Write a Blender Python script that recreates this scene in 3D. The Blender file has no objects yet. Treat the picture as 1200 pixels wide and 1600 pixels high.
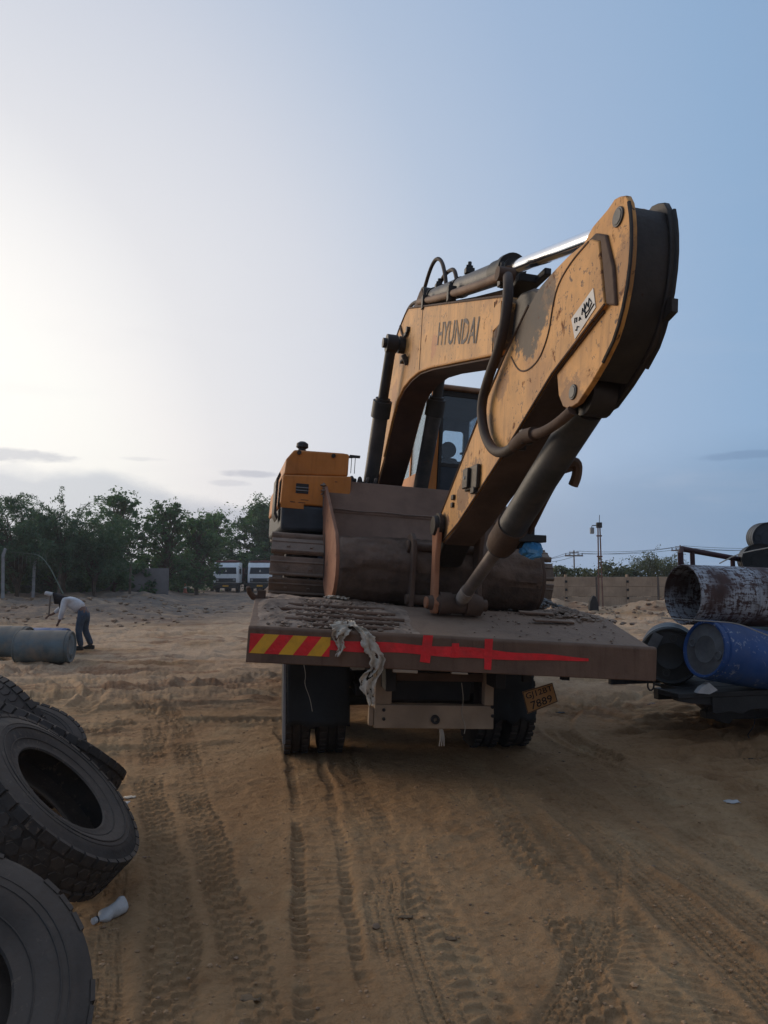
import bpy, bmesh, math, random
import numpy as np
from mathutils import Matrix, Vector, Euler

random.seed(7)
rng = np.random.default_rng(7)
SC = bpy.context.scene
COL = SC.collection
R = math.radians
PI = math.pi

# ------------------------------------------------------------------ camera
EYE = 1.7
cam_d = bpy.data.cameras.new("camera")
cam = bpy.data.objects.new("camera", cam_d)
COL.objects.link(cam)
cam.location = (0, 0, EYE)
cam.rotation_euler = (R(90 + 4.92), 0, 0)
cam_d.sensor_fit = 'VERTICAL'
cam_d.sensor_height = 24.0
cam_d.lens = 24.0 * 1150 / 1600
cam_d.clip_start = 0.05
cam_d.clip_end = 3000
SC.camera = cam

# ------------------------------------------------------------------ sky and sun
SUN_AZ, SUN_EL = -40.0, 6.0      # left of the view, just over the horizon
world = bpy.data.worlds.new("World")
SC.world = world
world.use_nodes = True


class NT:
    """small helper to write node trees"""
    def __init__(s, tree):
        s.t = tree
        s.n = tree.nodes
        s.l = tree.links

    def node(s, typ, **kw):
        nd = s.n.new(typ)
        for k, v in kw.items():
            setattr(nd, k, v)
        return nd

    def put(s, sock, v):
        if v is None:
            return
        if isinstance(v, bpy.types.NodeSocket):
            s.l.new(v, sock)
        else:
            sock.default_value = v

    def math(s, op, a, b=None, c=None, clamp=False):
        nd = s.node('ShaderNodeMath', operation=op, use_clamp=clamp)
        s.put(nd.inputs[0], a); s.put(nd.inputs[1], b); s.put(nd.inputs[2], c)
        return nd.outputs[0]

    def vmath(s, op, a, b=None):
        nd = s.node('ShaderNodeVectorMath', operation=op)
        s.put(nd.inputs[0], a); s.put(nd.inputs[1], b)
        return nd.outputs[1] if op in ('DOT_PRODUCT', 'LENGTH') else nd.outputs[0]

    def ramp01(s, v, lo, hi, a=0.0, b=1.0, smooth=True):
        nd = s.node('ShaderNodeMapRange', interpolation_type='SMOOTHSTEP' if smooth else 'LINEAR', clamp=True) if smooth else s.node('ShaderNodeMapRange', clamp=True)
        s.put(nd.inputs[0], v); s.put(nd.inputs[1], lo); s.put(nd.inputs[2], hi); s.put(nd.inputs[3], a); s.put(nd.inputs[4], b)
        return nd.outputs[0]

    def mix(s, f, a, b, mode='MIX'):
        nd = s.node('ShaderNodeMix', data_type='RGBA', blend_type=mode)
        s.put(nd.inputs[0], f); s.put(nd.inputs[6], a); s.put(nd.inputs[7], b)
        return nd.outputs[2]

    def noise(s, vec, scale, detail=4, rough=.55, dist=0.0, dim='3D', w=None):
        nd = s.node('ShaderNodeTexNoise', noise_dimensions=dim)
        s.put(nd.inputs['Vector'], vec)
        nd.inputs['Scale'].default_value = scale
        nd.inputs['Detail'].default_value = detail
        nd.inputs['Roughness'].default_value = rough
        nd.inputs['Distortion'].default_value = dist
        if w is not None:
            s.put(nd.inputs['W'], w)
        return nd.outputs['Fac']

    def mapping(s, vec, scale=(1, 1, 1), loc=(0, 0, 0), rot=(0, 0, 0)):
        nd = s.node('ShaderNodeMapping')
        s.put(nd.inputs[0], vec)
        nd.inputs[1].default_value = loc
        nd.inputs[2].default_value = rot
        nd.inputs[3].default_value = scale
        return nd.outputs[0]

    def cramp(s, v, stops, interp='LINEAR'):
        nd = s.node('ShaderNodeValToRGB')
        nd.color_ramp.interpolation = interp
        els = nd.color_ramp.elements
        els[0].position, els[0].color = stops[0][0], tuple(stops[0][1]) + (1,)
        els[1].position, els[1].color = stops[-1][0], tuple(stops[-1][1]) + (1,)
        for p, c in stops[1:-1]:
            e = els.new(p); e.color = tuple(c) + (1,)
        s.put(nd.inputs[0], v)
        return nd.outputs[0]


def build_world():
    t = NT(world.node_tree)
    t.n.clear()
    out = t.node('ShaderNodeOutputWorld')
    bg = t.node('ShaderNodeBackground')
    t.l.new(bg.outputs[0], out.inputs[0])
    sky = t.node('ShaderNodeTexSky', sky_type='NISHITA')
    sky.sun_disc = False
    sky.sun_elevation = R(SUN_EL)
    sky.sun_rotation = R(SUN_AZ)
    sky.dust_density = 3.0
    sky.air_density = 1.2
    tc = t.node('ShaderNodeTexCoord')
    d = t.vmath('NORMALIZE', tc.outputs['Generated'])
    sep = t.node('ShaderNodeSeparateXYZ')
    t.l.new(d, sep.inputs[0])
    x, y, z = sep.outputs
    sdir = (math.sin(R(SUN_AZ)) * math.cos(R(SUN_EL)), math.cos(R(SUN_AZ)) * math.cos(R(SUN_EL)), math.sin(R(SUN_EL)))
    c = t.vmath('DOT_PRODUCT', d, sdir)
    c01 = t.math('MULTIPLY_ADD', c, .5, .5)
    # hazy evening sky: pale round the low sun, blue away from it
    hz = t.cramp(c01, [(0.0, (.27, .30, .37)), (.40, (.24, .32, .46)), (.62, (.225, .355, .555)), (.70, (.275, .415, .615)), (.78, (.36, .475, .655)),  # low end, unseen behind the camera, brightened to lift surfaces facing it
                       (.84, (.47, .555, .695)), (.90, (.66, .685, .755)), (.945, (.76, .765, .80)), (.975, (.93, .925, .915)), (1.0, (1.06, 1.03, .98))])
    # zenith gets deeper
    zz = t.ramp01(z, .35, 1.0)
    hz = t.mix(t.math('MULTIPLY', zz, .45), hz, (.25, .36, .56, 1))
    nis = t.mix(1.0, sky.outputs[0], (.10, .10, .10, 1), 'MULTIPLY')
    nis = t.mix(1.0, nis, (1.0, 1.0, 1.0, 1), 'DARKEN')
    col = t.mix(.06, hz, nis)
    # warm band low in the west
    az = t.math('ARCTAN2', x, y)
    el = t.math('ARCSINE', z)
    warm = t.math('MULTIPLY', t.ramp01(el, .30, .02), t.ramp01(c, .80, .98))
    col = t.mix(t.math('MULTIPLY', warm, .40), col, (.93, .86, .81, 1))
    # cloud bank over the horizon
    vec = t.mapping(d, (1.0, 1.0, 2.2))
    nb = t.noise(vec, 9.0, 6, .55)
    nbig = t.noise(d, 2.6, 2, .5)
    edge = t.math('MULTIPLY_ADD', nb, .05, .066)
    edge = t.math('MULTIPLY_ADD', nbig, .07, t.math('SUBTRACT', edge, .035))
    edge = t.math('MULTIPLY_ADD', t.math('ABSOLUTE', t.math('ADD', az, .08)), .09, edge)
    bank = t.ramp01(t.math('SUBTRACT', edge, el), -.006, .016)
    soft = t.ramp01(az, 0.0, .3)
    bank2 = t.ramp01(t.math('SUBTRACT', edge, el), -.05, .05)
    bank = t.mix(soft, bank, bank2)
    tint = t.mix(soft, (.68, .715, .785, 1), (.80, .82, .84, 1))
    col = t.mix(bank, col, t.mix(1.0, col, tint, 'MULTIPLY'))
    # long thin streaks of cloud
    for (a0, e0, wa, we, s_) in ((-27.5, 8.3, 4.2, .55, .9), (-10.6, 7.75, 2.4, .33, .8), (-12.0, 7.0, 1.6, .30, .45), (-18.5, 8.6, 1.8, .2, .35), (26.5, 8.4, 3.5, .35, .5), (-50, 9, 5, .6, .6), (48, 7, 6, .5, .5)):
        da = t.math('DIVIDE', t.math('SUBTRACT', az, R(a0)), R(wa))
        de = t.math('DIVIDE', t.math('SUBTRACT', el, R(e0)), R(we))
        r2 = t.math('ADD', t.math('MULTIPLY', da, da), t.math('MULTIPLY', de, de))
        r2 = t.math('ADD', r2, t.math('MULTIPLY_ADD', t.noise(t.mapping(d, (1, 1, 3)), 26, 5, .6), 2.6, -1.3))
        m = t.math('MULTIPLY', t.ramp01(r2, 1.2, .1), s_)
        col = t.mix(m, col, t.mix(1.0, col, (.68, .70, .76, 1), 'MULTIPLY'))
    # faint wisps
    wz = t.noise(t.mapping(d, (1, 1, 5)), 3.5, 6, .6, .4)
    wisp = t.math('MULTIPLY', t.ramp01(wz, .5, .75), t.ramp01(el, .7, .1))
    col = t.mix(t.math('MULTIPLY', wisp, .11), col, (.62, .62, .66, 1))
    t.l.new(col, bg.inputs[0])
    bg.inputs[1].default_value = 1.0


build_world()
sun_d = bpy.data.lights.new("sun", 'SUN')
sun_d.energy = 1.5
sun_d.angle = R(34)
sun_d.color = (1.0, .80, .58)
sun = bpy.data.objects.new("sun", sun_d)
COL.objects.link(sun)
_sa = R(SUN_AZ - 14)
_sv = Vector((math.sin(_sa) * math.cos(R(15)), math.cos(_sa) * math.cos(R(15)), math.sin(R(15))))
sun.rotation_euler = _sv.to_track_quat('Z', 'Y').to_euler()
sun.location = (-30, 30, 30)

SC.view_settings.view_transform = 'Standard'
SC.view_settings.look = 'None'
SC.view_settings.exposure = 0.12
SC.view_settings.gamma = 1.0
SC.view_settings.use_curve_mapping = False
SC.render.engine = 'CYCLES'
SC.cycles.use_denoising = True
SC.cycles.max_bounces = 6
SC.cycles.volume_bounces = 0
SC.cycles.transparent_max_bounces = 12

# ------------------------------------------------------------------ materials
MATS = {}


def pmat(name, base, rough=.65, metal=0.0, var=.25, vscale=3.0, rust=0.0, rustcol=(.085, .034, .016), rscale=5.0,
         dust=0.0, dustcol=(.30, .215, .15), bump=.15, bscale=30.0, streak=0.0, stain=0.0, staincol=(.03, .022, .017), spec=.4, fleck=0.0, fleckcol=(.05, .03, .02), stainscale=1.3, spots=()):
    if name in MATS:
        return MATS[name]
    m = bpy.data.materials.new(name)
    m.use_nodes = True
    t = NT(m.node_tree)
    t.n.clear()
    out = t.node('ShaderNodeOutputMaterial')
    b = t.node('ShaderNodeBsdfPrincipled')
    t.l.new(b.outputs[0], out.inputs[0])
    tc = t.node('ShaderNodeTexCoord')
    oi = t.node('ShaderNodeObjectInfo')
    off = t.math('MULTIPLY', oi.outputs['Random'], 17.0)
    cmb = t.node('ShaderNodeCombineXYZ')
    for i in range(3):
        t.l.new(off, cmb.inputs[i])
    P = t.vmath('ADD', tc.outputs['Object'], cmb.outputs[0])
    base = tuple(base) + (1,)
    dk = tuple(v * (1 - var) for v in base[:3]) + (1,)
    lt = tuple(min(1, v * (1 + var)) for v in base[:3]) + (1,)
    n1 = t.noise(P, vscale, 6, .6)
    col = t.mix(t.ramp01(n1, .3, .7), dk, lt)
    rgh = rough
    if streak:
        ns = t.noise(t.mapping(P, (9, 9, .9)), 2.2, 5, .6)
        col = t.mix(t.math('MULTIPLY', t.ramp01(ns, .48, .75), streak), col, t.mix(1.0, col, (.45, .40, .36, 1), 'MULTIPLY'))
    if stain:
        nn = t.noise(P, stainscale, 7, .62, .6)
        col = t.mix(t.math('MULTIPLY', t.ramp01(nn, .52, .70), stain), col, tuple(staincol) + (1,))
    for (cx, cy, cz, sr, sc_, ss) in spots:          # local stains: oil, soot, bare rust
        dv = t.vmath('LENGTH', t.vmath('SUBTRACT', tc.outputs['Object'], (cx, cy, cz)))
        dn = t.math('ADD', dv, t.math('MULTIPLY', t.math('SUBTRACT', t.noise(tc.outputs['Object'], 9.0, 9, .72), .5), sr * 2.4))
        col = t.mix(t.math('MULTIPLY', t.ramp01(dn, sr, sr * .72), ss), col, tuple(sc_) + (1,))
    if fleck:
        nf = t.noise(P, 22.0, 5, .7, .3)
        nm = t.noise(P, 2.0, 3, .5)
        mk = t.math('MULTIPLY', t.ramp01(nf, .58, .63), t.ramp01(nm, .42, .56))
        col = t.mix(t.math('MULTIPLY', mk, fleck), col, tuple(fleckcol) + (1,))
    if rust:
        nr = t.noise(P, rscale, 9, .68, .4)
        th = .72 - .34 * rust
        mk = t.ramp01(nr, th, th + .07)
        nr2 = t.noise(P, rscale * 7, 4, .6)
        rc2 = tuple(v * 2.0 for v in rustcol) + (1,)
        rc = t.mix(nr2, tuple(rustcol) + (1,), rc2)
        col = t.mix(mk, col, rc)
        r_ = t.mix(mk, (rough,) * 3 + (1,), (.9, .9, .9, 1))
        rgh = r_
    if dust:
        g = t.node('ShaderNodeNewGeometry')
        sp = t.node('ShaderNodeSeparateXYZ')
        t.l.new(g.outputs['Normal'], sp.inputs[0])
        up = t.ramp01(sp.outputs[2], .15, .85)
        nd = t.noise(P, 6.0, 6, .65)
        base_d = t.math('MULTIPLY', t.ramp01(nd, .35, .75), .45 * dust)
        mk = t.math('MAXIMUM', t.math('MULTIPLY', t.math('MULTIPLY', up, t.ramp01(nd, .2, .6, .45, 1)), dust), base_d)
        col = t.mix(mk, col, tuple(dustcol) + (1,))
        if isinstance(rgh, float):
            rgh = t.mix(mk, (rgh,) * 3 + (1,), (.95, .95, .95, 1))
    t.l.new(col, b.inputs['Base Color'])
    t.put(b.inputs['Roughness'], rgh)
    b.inputs['Metallic'].default_value = metal
    b.inputs['Specular IOR Level'].default_value = spec
    if bump:
        bp = t.node('ShaderNodeBump')
        bp.inputs['Strength'].default_value = bump
        bp.inputs['Distance'].default_value = .02
        h = t.math('ADD', t.noise(P, bscale, 5, .6), t.math('MULTIPLY', t.noise(P, bscale * .18, 3, .5), .9))
        t.l.new(h, bp.inputs['Height'])
        t.l.new(bp.outputs[0], b.inputs['Normal'])
    MATS[name] = m
    return m


YELLOW = pmat('yellow_paint', (.66, .335, .105), .62, var=.13, vscale=2.2, rust=.20, rscale=4.5, streak=.35, stain=.50, staincol=(.20, .085, .03), dust=.18, dustcol=(.42, .27, .16), bump=.10, fleck=.8, fleckcol=(.07, .028, .014))
ARM_Y = pmat('yellow_arm_paint', (.62, .295, .075), .62, var=.2, vscale=2.6, rust=.36, rustcol=(.10, .038, .016), rscale=6.5, streak=.65, stain=.55, staincol=(.23, .095, .032), stainscale=1.7, dust=.18, dustcol=(.42, .27, .16), bump=.12, fleck=.9, fleckcol=(.06, .024, .012),
             spots=[(-.15, -4.36, 1.88, .30, (.022, .017, .014), .95), (-.15, -4.55, 1.95, .22, (.03, .02, .016), .8), (-.15, -3.72, 1.28, .13, (.11, .045, .02), .7), (-.15, -3.2, .86, .16, (.12, .05, .022), .75), (-.15, -3.46, .98, .17, (.10, .042, .02), .7), (-.15, -4.95, 1.2, .16, (.16, .07, .03), .7), (-.15, -2.75, .66, .14, (.05, .026, .016), .8), (-.15, -3.95, 1.55, .12, (.15, .06, .025), .6), (-.12, -5.45, 1.75, .18, (.2, .09, .035), .6)])
BOOM_Y = pmat('yellow_boom_paint', (.63, .31, .085), .62, var=.2, vscale=2.6, rust=.33, rustcol=(.10, .038, .016), rscale=6.5, streak=.75, stain=.5, staincol=(.25, .105, .036), stainscale=1.6, dust=.2, dustcol=(.42, .27, .16), bump=.12, fleck=.8, fleckcol=(.07, .028, .014),
              spots=[(-.155, -3.9, 2.0, .20, (.03, .022, .017), .85), (-.155, -2.12, 2.40, .13, (.42, .12, .05), .55), (-.155, -.75, 2.72, .16, (.12, .055, .025), .7), (-.155, -.45, 2.35, .16, (.32, .10, .045), .5), (-.155, -1.3, 2.5, .2, (.30, .14, .05), .5)])
YELLOW_D = pmat('yellow_body_paint', (.56, .195, .032), .6, var=.12, vscale=3, rust=.30, rscale=5, streak=.3, stain=.25, staincol=(.12, .05, .02), dust=.3, dustcol=(.38, .22, .12), bump=.1)
GREASE = pmat('greasy_steel', (.032, .026, .022), .55, .2, var=.3, rust=.25, rustcol=(.035, .017, .010), dust=.28, dustcol=(.11, .075, .05), bump=.25)
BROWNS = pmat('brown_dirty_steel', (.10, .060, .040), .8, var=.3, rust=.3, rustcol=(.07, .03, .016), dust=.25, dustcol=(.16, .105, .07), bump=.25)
CYL = pmat('dark_cylinder', (.055, .058, .062), .5, .3, var=.25, rust=.2, rustcol=(.10, .055, .03), dust=.4, dustcol=(.21, .16, .11), bump=.1)
CHROME = pmat('chrome_rod', (.82, .83, .85), .13, 1.0, var=.05, bump=.02)
RODDULL = pmat('dull_rod', (.20, .17, .155), .45, .5, var=.3, rust=.3, dust=.3, bump=.08)
HOSE = pmat('brown_rubber_hose', (.045, .030, .022), .7, var=.3, dust=.25, dustcol=(.14, .085, .055), bump=.15, rust=.25, rustcol=(.07, .03, .015))
ORANGE_RUST = pmat('orange_rusty_steel', (.36, .145, .068), .8, var=.2, rust=.35, dust=.25, bump=.2)
BUCKETM = pmat('muddy_bucket_steel', (.20, .125, .088), .85, var=.2, vscale=2.5, rust=.15, rustcol=(.13, .065, .04), dust=.3, dustcol=(.23, .155, .11), bump=.35, bscale=14, stain=.3, staincol=(.07, .042, .03))
MUD_SHADED = pmat('dried_mud', (.085, .056, .041), .95, var=.4, vscale=5, dust=.45, dustcol=(.17, .115, .08), bump=.9, bscale=18)  # lower bucket crust: mud with its shadow put into the colour
SHOE = pmat('muddy_track_steel', (.20, .145, .108), .85, var=.3, vscale=5, rust=.2, rustcol=(.10, .055, .033), dust=.6, dustcol=(.33, .255, .195), bump=.6, bscale=16)
BLACKP = pmat('black_paint', (.018, .019, .021), .55, var=.3, dust=.25, dustcol=(.10, .085, .07), bump=.1)
SLATE = pmat('dark_slate_paint', (.035, .045, .055), .6, var=.25, dust=.2, dustcol=(.12, .10, .085), bump=.12, stain=.4, stainscale=4)
DECKM = pmat('dusty_deck_steel', (.165, .100, .066), .85, var=.22, vscale=4, rust=.3, rustcol=(.12, .06, .04), dust=.85, dustcol=(.29, .19, .125), bump=.6, bscale=20)
TAILM = pmat('brown_tail_beam', (.150, .086, .056), .8, var=.3, vscale=1.6, rust=.22, rustcol=(.085, .042, .026), dust=.5, dustcol=(.215, .135, .082), bump=.3, stain=.7, staincol=(.055, .034, .025), streak=.5)
BEIGEM = pmat('beige_painted_steel', (.34, .25, .17), .75, var=.2, rust=.2, rustcol=(.14, .08, .045), dust=.3, bump=.2, stain=.3, staincol=(.16, .10, .07))
RUBBER = pmat('tyre_rubber', (.032, .030, .029), .8, var=.25, dust=.45, dustcol=(.16, .115, .085), bump=.2, bscale=40)
RUBBER_G = pmat('grey_worn_rubber', (.036, .034, .032), .8, var=.35, vscale=4, dust=.62, dustcol=(.15, .108, .078), bump=.6, bscale=13, stain=.3, staincol=(.025, .024, .023), fleck=.5, fleckcol=(.20, .15, .11))
FLAP = pmat('black_rubber_flap', (.018, .021, .023), .7, var=.3, dust=.12, dustcol=(.08, .07, .06), bump=.2)
REDT = pmat('red_reflective_tape', (.80, .012, .02), .38, var=.16, vscale=8, dust=.16, dustcol=(.30, .10, .075), bump=.35, bscale=24, spec=.5, stain=.3, staincol=(.30, .03, .025), stainscale=6)
YELT = pmat('yellow_reflective_tape', (.72, .36, .015), .4, var=.14, vscale=8, dust=.22, bump=.03, spec=.5)
CLOTH = pmat('dirty_white_cloth', (.54, .46, .36), .95, var=.22, vscale=7, stain=.5, staincol=(.22, .16, .11), stainscale=5, bump=.3, bscale=60)
PLATEM = pmat('orange_number_plate', (.36, .175, .055), .65, var=.2, dust=.35, stain=.3, staincol=(.14, .07, .03), bump=.08)
INK = pmat('black_lettering', (.018, .015, .013), .7, var=.3, bump=0)
FADED = pmat('faded_grey_lettering', (.155, .135, .12), .75, var=.35, vscale=5, rust=0, stain=.85, staincol=(.50, .265, .09), stainscale=13, streak=.4, bump=0)
WHITEP = pmat('white_sticker', (.66, .63, .58), .6, var=.12, vscale=8, stain=.25, staincol=(.35, .25, .17), stainscale=7, bump=.05)
DARKMETAL = pmat('dark_chassis', (.022, .021, .021), .7, .1, var=.3, dust=.25, dustcol=(.09, .07, .055), bump=.2)
PIPEM = pmat('flaking_white_paint_pipe', (.072, .042, .036), .85, var=.3, vscale=4, rust=.2, bump=.4, bscale=22)
BLUED = pmat('blue_plastic', (.018, .080, .27), .5, var=.2, dust=.5, dustcol=(.11, .105, .10), bump=.08, fleck=.7, fleckcol=(.42, .44, .46), stain=.45, staincol=(.02, .045, .10), stainscale=3)
BLUEG = pmat('dull_blue_green_plastic', (.095, .135, .15), .65, var=.25, vscale=2.5, dust=.8, dustcol=(.30, .235, .17), bump=.1, stain=.75, staincol=(.235, .185, .135), stainscale=2.2, streak=.3)
BLUEV = pmat('violet_blue_plastic', (.12, .19, .36), .55, var=.15, dust=.3, bump=.05)
BLACKD = pmat('black_plastic', (.014, .016, .016), .45, var=.3, dust=.16, dustcol=(.09, .085, .075), bump=.06)
GREYEND = pmat('grey_drum_end', (.12, .125, .13), .7, var=.25, vscale=6, dust=.3, dustcol=(.20, .18, .16), bump=.15)
TEALD = pmat('dull_teal_plastic', (.04, .085, .085), .6, var=.2, dust=.2, bump=.05)
PURPLE = pmat('maroon_painted_rail', (.055, .022, .028), .6, var=.2, dust=.15, bump=.1)
ROPE = pmat('pale_rope', (.42, .37, .30), .9, var=.2, bump=0)
WALLM = pmat('weathered_concrete_wall', (.42, .30, .20), .92, var=.2, vscale=1.2, stain=.4, staincol=(.28, .19, .125), stainscale=.9, streak=.3, bump=.3, bscale=6)
WALLG = pmat('grey_render_wall', (.19, .18, .18), .9, var=.15, vscale=1.0, stain=.3, staincol=(.2, .18, .17), bump=.2, bscale=6)
POSTC = pmat('grey_concrete_post', (.30, .30, .30), .9, var=.2, bump=.2, bscale=10)
WOODP = pmat('grey_wood_pole', (.16, .125, .10), .9, var=.25, bump=.3)
RUSTPOLE = pmat('rusty_red_pole', (.16, .085, .065), .8, var=.25, rust=.2, bump=.15)
BARK = pmat('bark', (.085, .062, .045), .95, var=.3, bump=.5, bscale=12)
WHITET = pmat('white_cab_paint', (.86, .89, .90), .5, var=.06, dust=.06, dustcol=(.40, .36, .31), bump=.03)
REDTANK = pmat('dull_red_tank', (.16, .045, .04), .6, var=.2, dust=.25, bump=.06)
ORANGEC = pmat('orange_cone', (.48, .12, .06), .6, var=.15, dust=.3, bump=.05)
SKIN = pmat('brown_skin', (.16, .08, .05), .6, var=.1, bump=0)
SHIRT = pmat('white_shirt', (.56, .55, .55), .9, var=.12, vscale=8, bump=.3, bscale=20)
JEANS = pmat('blue_jeans', (.045, .065, .095), .9, var=.2, vscale=10, bump=.3, bscale=20)
HAIR = pmat('dark_hair_and_scarf', (.014, .010, .011), .9, var=.3, bump=.3)
PLASTIC = pmat('white_plastic', (.52, .52, .51), .5, var=.15, vscale=10, dust=.3, bump=.3, bscale=50)
BLUERAG = pmat('blue_plastic_bag', (.05, .22, .42), .5, var=.3, vscale=12, bump=.4, bscale=40)
STONE = pmat('grey_stone', (.24, .155, .095), .95, var=.35, bump=.5, bscale=20)
GRAVM = pmat('grey_gravel', (.17, .165, .155), .95, var=.3, vscale=10, bump=.6, bscale=40)
LEAFDRY = pmat('dry_leaf', (.17, .11, .06), .9, var=.35, bump=0)
SHOEM = pmat('black_shoe', (.02, .018, .016), .7, bump=0)
LAMPM = pmat('grey_lamp_housing', (.25, .26, .26), .6, bump=0)


def leafmat(name, a, b, tr=.25):
    m = bpy.data.materials.new(name)
    m.use_nodes = True
    t = NT(m.node_tree); t.n.clear()
    out = t.node('ShaderNodeOutputMaterial')
    g = t.node('ShaderNodeNewGeometry')
    tc = t.node('ShaderNodeTexCoord')
    n = t.noise(tc.outputs['Object'], .9, 3, .6)
    f = t.math('ADD', t.math('MULTIPLY', g.outputs['Random Per Island'], .55), t.math('MULTIPLY', t.ramp01(n, .35, .65), .45))
    col = t.mix(f, tuple(a) + (1,), tuple(b) + (1,))
    d = t.node('ShaderNodeBsdfPrincipled')
    t.l.new(col, d.inputs['Base Color'])
    d.inputs['Roughness'].default_value = .6
    d.inputs['Specular IOR Level'].default_value = .25
    tl = t.node('ShaderNodeBsdfTranslucent')
    t.l.new(t.mix(1.0, col, (1.2, 1.3, .7, 1), 'MULTIPLY'), tl.inputs[0])
    mx = t.node('ShaderNodeMixShader')
    mx.inputs[0].default_value = tr
    t.l.new(d.outputs[0], mx.inputs[1]); t.l.new(tl.outputs[0], mx.inputs[2])
    t.l.new(mx.outputs[0], out.inputs[0])
    return m


LEAF_A = leafmat('dark_green_leaves', (.036, .085, .042), (.10, .19, .080), .35)
LEAF_B = leafmat('mid_green_leaves', (.055, .12, .045), (.13, .235, .08), .35)
LEAF_C = leafmat('grey_green_feathery_leaves', (.046, .096, .062), (.115, .18, .11), .35)
LEAF_S = leafmat('scrub_leaves', (.07, .085, .05), (.16, .17, .10), .3)


def glassmat():
    m = bpy.data.materials.new('dark_cab_glass')
    m.use_nodes = True
    t = NT(m.node_tree); t.n.clear()
    out = t.node('ShaderNodeOutputMaterial')
    tr = t.node('ShaderNodeBsdfTransparent'); tr.inputs[0].default_value = (.80, .86, .90, 1)
    gl = t.node('ShaderNodeBsdfGlossy'); gl.inputs[0].default_value = (.8, .85, .9, 1); gl.inputs[1].default_value = .06
    lw = t.node('ShaderNodeLayerWeight'); lw.inputs[0].default_value = .22
    mx = t.node('ShaderNodeMixShader')
    t.l.new(t.math('MULTIPLY_ADD', lw.outputs['Fresnel'], .7, .05), mx.inputs[0])
    t.l.new(tr.outputs[0], mx.inputs[1]); t.l.new(gl.outputs[0], mx.inputs[2])
    t.l.new(mx.outputs[0], out.inputs[0])
    return m


GLASS = glassmat()
WINDARK = pmat('dark_windscreen', (.018, .024, .034), .35, var=.2, spec=.25, bump=0)
CABIN = pmat('dark_blue_grey_cab_lining', (.035, .050, .068), .75, var=.2, dust=.1, bump=.1)


def pipe_material():
    """flaking white paint over brown rust on the scrap pipe"""
    m = bpy.data.materials.new('flaking_white_pipe')
    m.use_nodes = True
    t = NT(m.node_tree); t.n.clear()
    out = t.node('ShaderNodeOutputMaterial')
    b = t.node('ShaderNodeBsdfPrincipled')
    t.l.new(b.outputs[0], out.inputs[0])
    tc = t.node('ShaderNodeTexCoord')
    P = tc.outputs['Object']
    n = t.noise(t.mapping(P, (20, 20, 6)), 1.5, 9, .75, .4)
    n2 = t.noise(t.mapping(P, (5, 5, 26)), 1.5, 8, .74)
    big = t.noise(P, 1.7, 3, .5)
    m1 = t.math('MULTIPLY', t.ramp01(t.math('ADD', t.math('MULTIPLY', n, .6), t.math('MULTIPLY', n2, .5)), .512, .575), t.ramp01(big, .36, .50))
    rust = t.mix(t.noise(P, 9, 6, .65), (.030, .017, .016, 1), (.115, .060, .048, 1))
    col = t.mix(t.math('MULTIPLY', m1, .85), rust, t.mix(n, (.32, .34, .37, 1), (.58, .60, .62, 1)))
    t.l.new(col, b.inputs['Base Color'])
    b.inputs['Roughness'].default_value = .85
    bp = t.node('ShaderNodeBump'); bp.inputs['Strength'].default_value = .4; bp.inputs['Distance'].default_value = .01
    t.l.new(m1, bp.inputs['Height']); t.l.new(bp.outputs[0], b.inputs['Normal'])
    return m


PIPEM = pipe_material()


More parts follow.
